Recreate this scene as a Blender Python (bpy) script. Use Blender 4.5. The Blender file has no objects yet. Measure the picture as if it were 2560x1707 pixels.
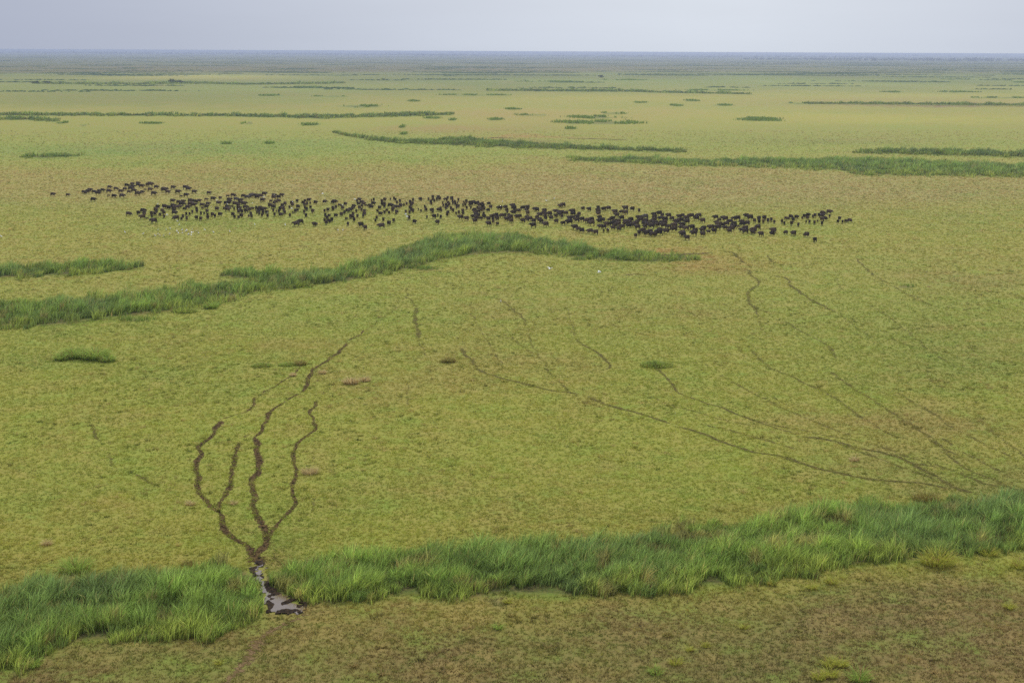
# Buffalo herd on a wet green floodplain, seen from a low aircraft.  Everything is built here.
import bpy, math, random
import numpy as np
from mathutils import Matrix, Vector
R = math.radians
S = bpy.context.scene
C = S.collection
rng = np.random.default_rng(7)
random.seed(7)

# ---------------------------------------------------------------- camera
CAM_H = 50.0
F_PX = 3555.0                      # focal length in pixels of a 2560 px wide frame (50 mm)
PITCH = math.atan((853.5 - 129.0) / F_PX)
ROLL = 0.0045
_F = np.array([0, math.cos(PITCH), -math.sin(PITCH)])
_X = np.array([1.0, 0, 0]); _U = np.array([0, math.sin(PITCH), math.cos(PITCH)])
CR = _X * math.cos(ROLL) + _U * math.sin(ROLL)
CU = -_X * math.sin(ROLL) + _U * math.cos(ROLL)
cam = bpy.data.cameras.new('camera'); cam.lens = 50.0; cam.sensor_width = 36.0
cam.clip_start = 1.0; cam.clip_end = 120000.0
co = bpy.data.objects.new('camera', cam); C.objects.link(co)
co.matrix_world = Matrix(((CR[0], CU[0], -_F[0], 0), (CR[1], CU[1], -_F[1], 0), (CR[2], CU[2], -_F[2], CAM_H), (0, 0, 0, 1)))
S.camera = co

# ---------------------------------------------------------------- light
SUN_AZ, SUN_EL = 16.0, 52.0        # degrees right of the view direction, above the horizon
sun = bpy.data.lights.new('sun', 'SUN'); sun.energy = 2.6; sun.angle = R(9); sun.color = (1.0, 0.95, 0.87)
so = bpy.data.objects.new('sun', sun); C.objects.link(so)
sd = Vector((math.sin(R(SUN_AZ)) * math.cos(R(SUN_EL)), math.cos(R(SUN_AZ)) * math.cos(R(SUN_EL)), math.sin(R(SUN_EL))))
so.rotation_euler = sd.to_track_quat('Z', 'Y').to_euler()
so.location = (0, 0, 200)
W = bpy.data.worlds.new('World'); S.world = W; W.use_nodes = True
nt = W.node_tree; nt.nodes.clear()
def N(nt, t, **k):
    n = nt.nodes.new(t)
    for a, v in k.items(): setattr(n, a, v)
    return n
L = lambda a, b: a.id_data.links.new(a, b)
wo = N(nt, 'ShaderNodeOutputWorld')
sky = N(nt, 'ShaderNodeTexSky', sky_type='NISHITA', sun_disc=False, sun_elevation=R(SUN_EL), sun_rotation=R(SUN_AZ))
sky.dust_density = 4.0; sky.air_density = 1.0
b1 = N(nt, 'ShaderNodeBackground'); b1.inputs[1].default_value = 0.07
L(sky.outputs[0], b1.inputs[0])
# thin even overcast: paler towards the sun side, brighter overhead
tc = N(nt, 'ShaderNodeTexCoord')
dt = N(nt, 'ShaderNodeVectorMath', operation='DOT_PRODUCT')
L(tc.outputs['Generated'], dt.inputs[0]); dt.inputs[1].default_value = (math.sin(R(8)), math.cos(R(8)), 0.03)
ac = N(nt, 'ShaderNodeMath', operation='ARCCOSINE'); L(dt.outputs['Value'], ac.inputs[0])
mr = N(nt, 'ShaderNodeMapRange', interpolation_type='SMOOTHSTEP'); mr.inputs[1].default_value = R(33); mr.inputs[2].default_value = R(-4)
L(ac.outputs[0], mr.inputs[0])
mx = N(nt, 'ShaderNodeMix', data_type='RGBA')
mx.inputs[6].default_value = (0.46, 0.51, 0.645, 1); mx.inputs[7].default_value = (0.765, 0.83, 0.93, 1)
L(mr.outputs[0], mx.inputs[0])
sx = N(nt, 'ShaderNodeSeparateXYZ'); L(tc.outputs['Generated'], sx.inputs[0])
gz = N(nt, 'ShaderNodeMapRange'); gz.inputs[1].default_value = 0.03; gz.inputs[2].default_value = 1.0; gz.inputs[3].default_value = 1.0; gz.inputs[4].default_value = 1.9
L(sx.outputs['Z'], gz.inputs[0])
cm = N(nt, 'ShaderNodeMapping'); cm.inputs['Scale'].default_value = (3, 3, 26); L(tc.outputs['Generated'], cm.inputs['Vector'])
cn = N(nt, 'ShaderNodeTexNoise'); cn.inputs['Scale'].default_value = 1.6; cn.inputs['Detail'].default_value = 4; L(cm.outputs[0], cn.inputs['Vector'])
cr = N(nt, 'ShaderNodeMapRange'); cr.inputs[1].default_value = .3; cr.inputs[2].default_value = .7; cr.inputs[3].default_value = .98; cr.inputs[4].default_value = 1.02; L(cn.outputs[0], cr.inputs[0])
cmul = N(nt, 'ShaderNodeMath', operation='MULTIPLY'); L(gz.outputs[0], cmul.inputs[0]); L(cr.outputs[0], cmul.inputs[1])
b2 = N(nt, 'ShaderNodeBackground'); L(mx.outputs[2], b2.inputs[0]); L(cmul.outputs[0], b2.inputs[1])
ms = N(nt, 'ShaderNodeMixShader'); ms.inputs[0].default_value = 0.86
L(b1.outputs[0], ms.inputs[1]); L(b2.outputs[0], ms.inputs[2]); L(ms.outputs[0], wo.inputs[0])
S.view_settings.view_transform = 'Standard'; S.view_settings.look = 'None'
S.view_settings.exposure = 0.0; S.view_settings.gamma = 1.0
S.render.engine = 'CYCLES'
S.cycles.use_denoising = False
S.cycles.max_bounces = 5; S.cycles.diffuse_bounces = 3; S.cycles.transparent_max_bounces = 12; S.cycles.volume_bounces = 1
K_LIGHT = .98                     # how bright open ground comes out per unit of albedo

# ---------------------------------------------------------------- mapping between photo and ground
def ray(px, py):
    """direction through a pixel of the 2560 px frame"""
    px = np.asarray(px, float); py = np.asarray(py, float)
    a = (px - 1280.0) / F_PX; b = -(py - 853.5) / F_PX
    return a[..., None] * CR + b[..., None] * CU + _F
def at(px, py, z=0.0):
    d = ray(px, py); t = (z - CAM_H) / np.minimum(d[..., 2], -1e-4)
    return np.stack([d[..., 0] * t, d[..., 1] * t], -1)
def atD(x, y, z=0.0):              # same, in the 2352 px wide view
    return at(np.asarray(x, float) * 1.08844, np.asarray(y, float) * 1.08844, z)
def toD(x, y, z=0.0):
    p = np.stack([x, y, np.full_like(x, z - CAM_H)], -1)
    dep = np.maximum(p @ _F, 1e-3)
    return ((p @ CR) / dep * F_PX + 1280) / 1.08844, (-(p @ CU) / dep * F_PX + 853.5) / 1.08844

# ---------------------------------------------------------------- numpy noise
def _h(ix, iy, s):
    n = (ix.astype(np.int64) * 374761393 + iy.astype(np.int64) * 668265263 + s * 1442695041) & 0x7fffffff
    n = ((n ^ (n >> 13)) * 1274126177) & 0x7fffffff
    return ((n ^ (n >> 16)) & 0xffff) / 65535.0
def vnoise(x, y, s=0):
    ix = np.floor(x); iy = np.floor(y); fx = x - ix; fy = y - iy
    fx = fx * fx * (3 - 2 * fx); fy = fy * fy * (3 - 2 * fy)
    a = _h(ix, iy, s); b = _h(ix + 1, iy, s); c = _h(ix, iy + 1, s); d = _h(ix + 1, iy + 1, s)
    return (a * (1 - fx) + b * fx) * (1 - fy) + (c * (1 - fx) + d * fx) * fy
def fbm(x, y, s=0, o=4):
    v = 0; a = 0.5; t = 0
    for i in range(o):
        v = v + a * vnoise(x * 2 ** i + 17.3 * i, y * 2 ** i - 9.1 * i, s + i); t += a; a *= 0.55
    return v / t
def lin(c):
    c = np.asarray(c, float) / 255.0
    return np.where(c <= 0.04045, c / 12.92, ((c + 0.055) / 1.055) ** 2.4)
TINT = np.array([1.02, 1.0, .88])
def alb(c): return np.clip(lin(c) * TINT / K_LIGHT, 0.002, 0.85)

# ---------------------------------------------------------------- reed beds: (name, label, [(x, y_back, y_front)...]) in the 2352 px view
BEDS = [
 ('near_left', 'dense dark green reeds filling the near ditch beside the muddy pool, left stretch',
  [(-140,1385,1600),(0,1372,1535),(60,1350,1545),(110,1345,1500),(180,1335,1472),(260,1335,1470),(350,1328,1468),(430,1312,1455),(500,1306,1452),(550,1306,1440),(585,1318,1425),(604,1345,1405)]),
 ('near_right', 'broad belt of wind-combed green reeds rising from the muddy pool to the right edge',
  [(613,1322,1342),(640,1312,1364),(690,1303,1380),(760,1298,1384),(850,1284,1380),(930,1270,1366),(1040,1258,1378),(1100,1256,1372),(1150,1256,1364),(1250,1256,1372),(1330,1254,1372),(1430,1248,1352),(1500,1234,1368),(1560,1225,1355),(1640,1215,1345),(1700,1206,1335),(1780,1195,1325),(1860,1178,1312),(1960,1170,1300),(2060,1165,1285),(2150,1158,1295),(2240,1155,1272),(2352,1145,1262),(2520,1140,1250)]),
 ('middle', 'long bending belt of reeds below the herd, from the left edge to a thin tip',
  [(-120,700,762),(0,695,752),(100,696,750),(190,690,742),(260,685,732),(330,678,724),(400,668,714),(470,660,700),(540,648,684),(600,642,668),(660,634,664),(720,628,656),(790,620,648),(840,606,636),(880,592,630),(930,570,622),(960,558,616),(1000,552,600),(1060,545,590),(1120,540,584),(1180,540,582),(1210,545,582),(1260,560,584),(1320,568,592),(1380,577,596),(1440,582,600),(1500,588,600),(1560,588,595),(1600,588,591)]),
 ('branch', 'narrow reed spur lying just above the middle belt', [(505,630,634),(530,624,638),(580,626,640),(640,630,644),(690,634,646)]),
 ('left_short', 'short straight strip of reeds at the left edge below the egret flock',
  [(-120,622,645),(0,622,638),(60,616,636),(120,612,633),(200,608,627),(270,606,622),(330,607,615)]),
 ('right_big', 'wide reed bed spreading to the right edge above the herd',
  [(1308,363,367),(1370,366,372),(1440,365,374),(1500,364,376),(1560,368,380),(1640,370,380),(1700,368,382),(1780,366,384),(1860,368,388),(1940,366,392),(1965,366,402),(2050,368,403),(2150,372,402),(2250,377,405),(2352,380,407),(2480,383,410)]),
 ('right_upper', 'thin reed strip just above the wide reed bed at the right edge',
  [(1958,348,350),(2020,345,352),(2100,346,355),(2200,348,358),(2352,352,361),(2480,352,362)]),
 ('centre_far', 'uneven reed line behind the herd, thickest at its middle hump',
  [(765,304,306),(850,318,322),(900,322,328),(960,325,331),(1030,319,333),(1080,319,335),(1150,327,338),(1230,332,341),(1320,336,343),(1420,341,345),(1500,344,348),(1575,345,349)]),
 ('far_line', 'long straight line of reeds crossing the upper left meadow',
  [(-100,262,265),(0,262,265),(150,262,266),(300,264,266),(450,264,267),(560,265,268),(680,267,271),(740,266,273),(800,267,270),(880,263,269),(960,261,267),(1040,261,264)]),
 ('tip_left', 'pale reed fringe at the left edge under the long reed line', [(-60,270,274),(60,272,276),(130,276,280)]),
 ('left_patch', 'small reed patch on the green strip above the herd, far left', [(48,359,361),(90,357,363),(130,357,362),(180,358,360)]),
 ('dark_far_line', 'thin dark reed line in front of a purplish mud strip, upper right',
  [(1850,237,239),(1940,237,239),(2040,238,240),(2120,239,241),(2240,240,242),(2352,240,243),(2480,241,244)]),
 ('upper_centre_line', 'faint dark reed line along the upper middle distance',
  [(1120,207,209),(1300,207,210),(1440,208,211),(1500,211,213),(1600,213,215),(1720,216,217)]),
 ('upper_left_line', 'faint broken reed line in the upper left distance',
  [(80,191,193),(200,192,194),(330,192,194),(400,190,193),(470,190,193),(560,193,195),(700,192,194),(790,190,192)]),
]
ISLES = [  # small lens-shaped reed patches: x, y, half width, half height
 (829,245,46,2.6),(1137,275,18,1.6),(1180,251,18,1.2),(1225,265,32,1.4),(1375,282,95,3.2),(1362,270,55,2.6),(1410,261,26,1.9),(1310,296,14,1.2),(1745,275,46,3.6),
 (1660,242,20,1.3),(1555,243,14,1.2),(1587,232,16,1.4),(1840,238,34,1.5),(571,283,10,2.6),(708,287,22,1.8),(928,308,8,2.2),(925,292,6,2.4),(1040,276,10,1.4),(995,272,18,1.4),
 (630,220,34,1.2),(760,222,40,1.1),(1470,236,14,.9),(1640,208,60,.9),(2060,212,30,.8),(2300,225,60,1.0),(1260,188,60,.9),(1430,184,45,.9),(2380,190,50,1),
 (1090,219,70,.9),(950,233,14,.8),(618,330,12,1.2),(520,331,12,1.0),(140,283,14,1.6),(980,618,30,3.0),(315,735,36,3.6),(2075,660,26,3),(1502,840,14,4),
 (1330,597,16,2.2),(190,288,10,1.3),(2200,212,40,.9),(700,201,60,.9),(350,284,30,.9),
]
FAR_STREAKS = []
for i in range(330):
    y = 129 + (46 * random.random() if i % 5 else 84 * random.random())
    FAR_STREAKS.append((random.uniform(-60, 2420), y, random.uniform(12, 120) * (0.5 + (y - 130) / 70), random.uniform(.2, .62) * (0.4 + (y - 125) / 60)))

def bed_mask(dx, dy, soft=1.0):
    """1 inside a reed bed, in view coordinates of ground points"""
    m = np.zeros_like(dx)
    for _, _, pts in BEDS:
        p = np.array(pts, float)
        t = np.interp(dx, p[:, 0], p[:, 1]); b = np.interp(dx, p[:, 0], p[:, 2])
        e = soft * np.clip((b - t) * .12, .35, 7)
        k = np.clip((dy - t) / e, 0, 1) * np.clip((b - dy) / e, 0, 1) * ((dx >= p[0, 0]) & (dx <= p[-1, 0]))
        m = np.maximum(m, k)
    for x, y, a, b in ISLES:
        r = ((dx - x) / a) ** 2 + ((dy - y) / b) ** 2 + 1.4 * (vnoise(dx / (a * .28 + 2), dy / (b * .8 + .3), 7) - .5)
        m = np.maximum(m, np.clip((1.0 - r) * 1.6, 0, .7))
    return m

# ---------------------------------------------------------------- trampled trails (2352 px view): points, width in metres, strength
TRAILS = [
 ([(592,1300),(575,1265),(540,1240),(512,1215),(500,1180),(470,1155),(455,1120),(452,1080),(460,1045),(463,1022),(480,1005),(495,985),(508,963)], .85, 1.0),
 ([(506,966),(540,952),(570,943),(592,910)], .5, .6), ([(592,910),(640,880),(668,862),(690,838)], .45, .5),
 ([(597,1300),(600,1268),(609,1225),(592,1180),(583,1140),(579,1110),(590,1080),(599,1058),(590,1030),(583,1000)], 1.0, 1.0),
 ([(581,1006),(597,990),(613,970),(622,948),(655,920)], .7, .95), ([(650,922),(675,910),(694,900)], .55, .75),
 ([(692,903),(702,885),(712,860),(740,835),(780,806),(800,785)], .75, .85), ([(800,785),(822,772),(847,755)], .5, .55), ([(860,745),(905,712),(940,690)], .35, .3),
 ([(503,1180),(517,1140),(532,1112),(530,1080),(537,1050),(553,1012)], .7, .85),
 ([(612,1245),(628,1215),(645,1190),(667,1165),(679,1140),(670,1110),(675,1080),(675,1050),(684,1022),(716,995),(726,980),(711,950),(726,925),(735,918)], .62, .82),
 ([(938,660),(935,680),(950,700)], .4, .4), ([(962,705),(954,722),(955,745),(962,762),(958,780)], .75, .7), ([(962,785),(972,800),(980,820)], .4, .4),
 ([(1055,798),(1085,830),(1092,845)], .5, .7), ([(1092,845),(1140,866),(1180,876),(1260,895),(1340,908)], .5, .7), ([(1340,908),(1400,930),(1470,950),(1540,975)], .55, .75),
 ([(1540,975),(1640,1006),(1720,1035),(1800,1050),(1900,1080),(2000,1100),(2120,1110),(2200,1125)], .55, .75),
 ([(1322,778),(1335,790),(1370,810),(1395,828),(1400,842),(1392,852)], .45, .65),
 ([(1505,842),(1540,880),(1560,905),(1640,930),(1680,945),(1760,975),(1830,995)], .5, .6), ([(1830,1000),(1900,1010),(1960,1025),(2050,1045),(2140,1090),(2200,1120),(2255,1135)], .65, .7),
 ([(1480,905),(1560,935),(1650,960),(1760,985)], .4, .35), ([(2080,1060),(2180,1080),(2260,1110),(2360,1120)], .6, .45),
 ([(1640,575),(1680,580),(1700,595),(1710,605)], .7, .55), ([(1720,620),(1722,632),(1742,645),(1735,660),(1718,672),(1720,692),(1735,712),(1740,728)], .7, .5),
 ([(1768,633),(1808,640),(1815,655),(1848,678),(1880,698),(1920,718)], .65, .55), ([(1760,585),(1775,605)], .5, .4),
 ([(1965,592),(1985,615),(2010,634)], .55, .45), ([(2045,655),(2085,675),(2140,705)], .5, .4), ([(1920,640),(1938,665),(2000,680),(2080,700)], .4, .3),
 ([(1800,738),(1850,765),(1890,785),(1912,808),(1922,825)], .5, .45), ([(1720,800),(1760,840),(1830,870),(1900,905),(1960,945),(2030,990),(2100,1015)], .5, .4),
 ([(2040,765),(2062,785),(2110,800)], .4, .35), ([(2060,900),(2140,950),(2230,1005),(2352,1060)], .5, .35), ([(2150,1000),(2230,1050),(2300,1085),(2352,1110)], .5, .35),
 ([(1125,680),(1160,695),(1190,720),(1212,750)], .5, .45), ([(1120,720),(1150,745),(1180,775),(1205,800)], .4, .35), ([(1212,750),(1222,790),(1250,830),(1265,865)], .4, .35),
 ([(212,968),(222,1000),(240,1018)], .4, .45), ([(250,1040),(262,1075)], .4, .4), ([(290,1080),(330,1095),(372,1120)], .45, .5),
 ([(553,1012),(566,1002),(583,996)], .5, .4), ([(847,755),(862,740),(880,722)], .4, .25), ([(735,918),(748,900),(770,872)], .4, .25), ([(508,963),(520,956)], .45, .4), ([(658,1215),(700,1190),(722,1160),(715,1130)], .4, .25), ([(2010,634),(2045,655)], .45, .35), ([(1920,718),(1960,745),(2010,780)], .4, .3), ([(1740,728),(1752,760),(1800,800)], .4, .25), ([(1540,690),(1620,740),(1700,800)], .4, .2), ([(1650,860),(1740,910),(1850,960),(1960,1005)], .5, .35), ([(1900,850),(1990,910),(2100,980),(2200,1050)], .5, .4), ([(1600,970),(1720,1000),(1860,1040)], .5, .35), ([(2000,700),(2070,750),(2130,800),(2200,850)], .5, .3), ([(1900,1010),(2040,1060),(2160,1105)], .5, .4), ([(2230,960),(2300,1010),(2380,1060)], .5, .35), ([(1080,690),(1090,740),(1130,800),(1160,850)], .4, .3), ([(1300,700),(1322,778)], .4, .25), ([(2130,1000),(2200,1060),(2290,1110),(2352,1130)], .5, .4), ([(1700,960),(1850,990),(2000,1020),(2150,1070),(2300,1105)], .5, .35), ([(1265,865),(1300,890),(1330,920)], .4, .3), ([(950,700),(962,705)], .5, .5), ([(980,820),(990,850),(985,880)], .35, .2), ([(940,870),(935,910),(950,940)], .35, .25), ([(620,1260),(640,1285),(660,1300)], .5, .4), ([(700,1090),(715,1060),(722,1040)], .3, .2), ([(1700,880),(1760,905),(1830,940)], .4, .3),
]
POOL_C = (650, 1390)

# ---------------------------------------------------------------- colour of the ground (plant and soil colours, with some shade and haze put in)
_BY = [(100,(66,82,74)),(128,(62,80,66)),(145,(60,76,54)),(158,(70,74,50)),(165,(72,78,50)),(170,(90,108,56)),(188,(106,120,60)),(205,(122,128,64)),(222,(148,144,72)),(250,(144,141,70)),  # farthest rows dull blue-green, some of the haze put into the colour
       (275,(146,144,68)),(300,(138,140,66)),(335,(136,146,66)),(372,(145,146,72)),(400,(150,143,80)),(440,(152,144,84)),(470,(147,146,74)),(540,(150,147,72)),(600,(147,145,70)),(700,(143,148,68)),
       (850,(144,147,64)),(1000,(143,147,62)),(1150,(139,145,60)),(1260,(141,143,60)),(1390,(134,125,62)),(1440,(122,107,62)),(1570,(113,97,60))]
_BLOB = [  # x, y, rx, ry, colour, weight
 (1200,440,900,30,(166,146,104),.55),(1500,420,520,40,(160,142,98),.45),(800,420,340,30,(160,145,92),.4),(2150,455,330,26,(158,142,98),.45),(900,522,260,26,(163,148,92),.4),
 (500,560,420,30,(156,146,82),.3),(320,343,430,13,(108,134,66),.8),(900,352,330,14,(132,148,70),.5),(150,360,260,14,(126,144,66),.6),(600,328,420,7,(112,136,64),.6),
 (430,178,280,5,(172,162,86),.8),(1400,262,300,9,(164,142,86),.4),(1330,278,260,12,(160,140,84),.4),(1080,300,160,8,(150,118,80),.55),(1230,318,130,4,(160,110,78),.7),(1180,330,110,2.4,(92,72,62),.8),
 (1560,345,90,4,(120,116,68),.3),(1950,310,420,16,(134,134,66),.55),(1900,324,300,7,(112,118,60),.5),(2100,276,330,10,(168,160,72),.55),(2150,234,330,6,(146,128,82),.6),(2170,243,260,2.6,(120,84,78),.85),
 (1150,266,140,9,(156,120,84),.35),(990,298,130,6,(146,120,76),.5),(500,160,700,8,(78,64,50),.75),(1300,161,320,6,(86,76,58),.6),(2150,160,300,8,(78,84,58),.4),(400,140,600,6,(60,70,54),.5),(1900,190,500,9,(112,132,66),.5),
 (1250,226,500,8,(166,154,72),.5),(380,220,620,17,(104,114,60),.8),(150,232,360,12,(104,110,58),.5),(2000,200,500,8,(116,126,64),.5),(250,285,380,16,(134,134,66),.45),(450,205,420,7,(118,136,66),.5),
 (1480,577,105,6,(166,122,76),.9),(1600,598,130,11,(160,126,78),.75),(1390,520,180,14,(142,148,66),.4),(1870,530,130,14,(132,148,66),.5),(2030,610,160,30,(136,146,66),.4),
 (1100,520,240,12,(134,150,68),.5),(560,500,420,16,(138,146,68),.4),(80,520,160,60,(150,148,72),.3),
 (1120,700,90,16,(146,130,76),.5),(2260,650,120,22,(132,120,72),.55),(2200,800,200,60,(124,128,66),.5),(2130,850,260,60,(120,130,62),.4),(2160,985,220,38,(134,116,70),.6),(1980,960,160,30,(140,122,72),.45),
 (2250,1110,160,30,(96,96,56),.6),(2050,1080,220,40,(116,120,58),.5),(1850,1160,260,22,(132,124,62),.45),(2100,720,240,50,(128,138,64),.4),(1350,820,300,60,(142,148,62),.4),
 (620,1230,80,50,(98,104,52),.5),(640,1285,50,18,(88,88,50),.55),(150,1180,260,80,(152,144,70),.5),(330,1130,200,40,(130,140,60),.25),(1200,1120,380,60,(142,142,60),.3),
 (620,860,260,50,(134,138,62),.35),(140,835,160,22,(116,136,60),.5),(240,755,260,12,(128,142,60),.5),(1000,610,90,18,(144,154,70),.6),(720,690,240,24,(136,148,66),.4),
 (300,780,260,30,(152,146,72),.3),(1640,760,200,40,(150,144,74),.3),(1660,870,260,50,(140,140,64),.3),(1080,940,420,50,(146,144,62),.3),
 (1150,1425,500,24,(136,124,62),.5),(300,1500,300,40,(112,116,54),.5),(760,1420,90,20,(128,124,56),.4),(1300,1500,400,50,(106,100,56),.35),(1900,1450,420,70,(104,94,60),.65),(2200,1380,300,50,(100,88,58),.65),
 (2300,1500,220,80,(104,86,62),.5),(1000,1520,120,24,(100,86,56),.5),(1450,1440,160,16,(112,98,60),.5),(1750,1520,130,22,(96,80,54),.5),(1250,1560,200,20,(102,86,56),.45),(2050,1430,200,22,(104,88,60),.5),(420,1540,120,24,(116,98,62),.45),(880,1470,140,20,(124,120,58),.4),(250,1280,240,20,(146,138,66),.4),(900,1120,200,40,(146,138,70),.35),(1500,1180,260,26,(140,128,66),.4),(500,700,160,20,(146,150,76),.35),(1500,700,260,30,(148,140,76),.4),(700,1400,60,18,(120,96,70),.5),(1140,1372,28,10,(92,84,66),.7),(1880,1365,50,10,(84,104,56),.6),(1640,1545,300,40,(98,86,56),.5),
 (2080,1135,60,10,(96,112,54),.4),(700,1540,160,40,(120,108,62),.3),
]
def ground_col(x, y):
    dx, dy = toD(x, y)
    r = np.hypot(x, y)
    n1 = fbm(x / 22, y / 30, 3) - .5; n2 = fbm(x / 6, y / 8, 11, 3) - .5; n3 = fbm(x / 240, y / 420, 23, 4) - .5; n4 = fbm(x / 70, y / 110, 31, 3) - .5
    hh = np.clip(dy - 113, 4, 3000)
    wx = dx + 60 * n1 + 30 * n2 + 70 * n3; wy = dy + hh * (.10 * n1 + .05 * n2 + .10 * n3)
    ys = np.array([a for a, _ in _BY], float); cs = np.array([lin(c) for _, c in _BY])
    col = np.stack([np.interp(wy, ys, cs[:, k]) for k in range(3)], -1)
    for bx, by, rx, ry, c, w in _BLOB:
        q = ((wx - bx) / rx) ** 2 + ((wy - by) / ry) ** 2
        k = (w * np.exp(-q * .9))[..., None]
        col = col * (1 - k) + lin(c) * k
    # moister and drier patches of every size
    p = np.clip(2.4 * (.30 * n1 + .28 * n2 + .30 * n4) , -1, 1)
    p = np.clip(p * 1.45, -1, 1); dry = np.clip(p, 0, 1)[..., None]; wet = np.clip(-p, 0, 1)[..., None]
    col = col * (1 - .6 * dry) + lin((154, 132, 84)) * .6 * dry * (.55 + .45 * np.clip(col.mean(-1, keepdims=True) / .22, 0, 1))
    col = col * (1 - .5 * wet) + lin((116, 140, 58)) * .5 * wet * (.55 + .45 * np.clip(col.mean(-1, keepdims=True) / .22, 0, 1))
    f = np.clip((r - 900) / 2500, 0, 1)[..., None]
    s = np.clip(3.2 * n3, -1, 1)[..., None]
    col = col * (1 + f * s * .33)
    # lush margin along the reeds, wet litter under them darkened to put shade in the gaps
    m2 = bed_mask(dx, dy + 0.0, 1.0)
    lush = np.maximum(bed_mask(dx, dy - np.clip(hh * .014, .4, 10)), bed_mask(dx, dy + np.clip(hh * .014, .4, 10))) * .6
    lush = np.clip(lush - m2, 0, 1)[..., None]
    col = col * (1 - lush) + lin((112, 132, 50)) * lush
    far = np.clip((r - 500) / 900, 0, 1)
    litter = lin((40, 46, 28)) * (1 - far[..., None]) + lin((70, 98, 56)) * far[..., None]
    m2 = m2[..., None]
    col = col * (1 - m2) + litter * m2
    fs = np.zeros_like(dx)
    for a, b, c, d in FAR_STREAKS:
        q = ((wx - a) / c) ** 2 + ((dy - b) / d) ** 2
        fs = np.maximum(fs, np.exp(-q) * (.55 + .45 * math.sin(a * 7)))
    fs = (fs * .6)[..., None]
    col = col * (1 - fs) + lin((62, 84, 56)) * fs
    return np.clip(col * TINT / K_LIGHT, .004, .8)

# ---------------------------------------------------------------- helpers for objects and materials
def link(name, me, parent=None):
    o = bpy.data.objects.new(name, me); C.objects.link(o)
    if parent: o.parent = parent
    return o
def tag(o, label=None, cat=None, group=None, kind=None):
    if label: o['label'] = label
    if cat: o['category'] = cat
    if group: o['group'] = group
    if kind: o['kind'] = kind
    return o
def mesh_np(name, V, faces, mat, col=None, smooth=False):
    """V (n,3); faces: list of (m,k) int arrays"""
    me = bpy.data.meshes.new(name)
    me.vertices.add(len(V)); me.vertices.foreach_set('co', np.ascontiguousarray(V, np.float32).ravel())
    nl = sum(f.size for f in faces); npoly = sum(len(f) for f in faces)
    me.loops.add(nl); me.loops.foreach_set('vertex_index', np.concatenate([f.ravel() for f in faces]).astype(np.int32))
    me.polygons.add(npoly)
    tot = np.concatenate([np.full(len(f), f.shape[1]) for f in faces]).astype(np.int32)
    me.polygons.foreach_set('loop_start', (np.cumsum(tot) - tot).astype(np.int32))
    me.polygons.foreach_set('loop_total', tot)
    if smooth: me.polygons.foreach_set('use_smooth', np.ones(npoly, bool))
    if col is not None:
        at_ = me.color_attributes.new('Col', 'FLOAT_COLOR', 'POINT')
        c4 = np.ones((len(V), 4), np.float32); c4[:, :3] = col
        at_.data.foreach_set('color', c4.ravel())
    me.update(calc_edges=True); me.validate()
    me.materials.append(mat)
    return me
def mat_new(name):
    m = bpy.data.materials.new(name); m.use_nodes = True; t = m.node_tree; t.nodes.clear()
    return m, t, N(t, 'ShaderNodeOutputMaterial')
def mat_simple(name, col, rough=.8, spec=.2):
    m, t, o = mat_new(name); p = N(t, 'ShaderNodeBsdfPrincipled'); p.inputs['Base Color'].default_value = (*col, 1)
    p.inputs['Roughness'].default_value = rough; p.inputs['Specular IOR Level'].default_value = spec
    L(p.outputs[0], o.inputs[0]); return m
def mat_leaf(name, trans=.35, spec=.18, rough=.55):
    m, t, o = mat_new(name)
    a = N(t, 'ShaderNodeVertexColor', layer_name='Col')
    p = N(t, 'ShaderNodeBsdfPrincipled'); L(a.outputs[0], p.inputs['Base Color']); p.inputs['Roughness'].default_value = rough; p.inputs['Specular IOR Level'].default_value = spec
    tr = N(t, 'ShaderNodeBsdfTranslucent'); L(a.outputs[0], tr.inputs[0])
    mxs = N(t, 'ShaderNodeMixShader'); mxs.inputs[0].default_value = trans
    L(p.outputs[0], mxs.inputs[1]); L(tr.outputs[0], mxs.inputs[2]); L(mxs.outputs[0], o.inputs[0]); return m
def noise_node(t, vec, scale, detail=2, rough=.5):
    n = N(t, 'ShaderNodeTexNoise'); n.inputs['Scale'].default_value = scale; n.inputs['Detail'].default_value = detail; n.inputs['Roughness'].default_value = rough
    L(vec, n.inputs['Vector']); return n.outputs[0]
def rng_node(t, v, a, b, c, d):
    n = N(t, 'ShaderNodeMapRange'); n.inputs[1].default_value = a; n.inputs[2].default_value = b; n.inputs[3].default_value = c; n.inputs[4].default_value = d
    L(v, n.inputs[0]); return n.outputs[0]
def mixc(t, f, a, b, mode='MIX'):
    n = N(t, 'ShaderNodeMix', data_type='RGBA', blend_type=mode)
    for s, v in ((n.inputs[0], f), (n.inputs[6], a), (n.inputs[7], b)):
        if hasattr(v, 'node'): L(v, s)
        elif isinstance(v, (int, float)): s.default_value = v
        else: s.default_value = (*v, 1)
    return n.outputs[2]

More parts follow.
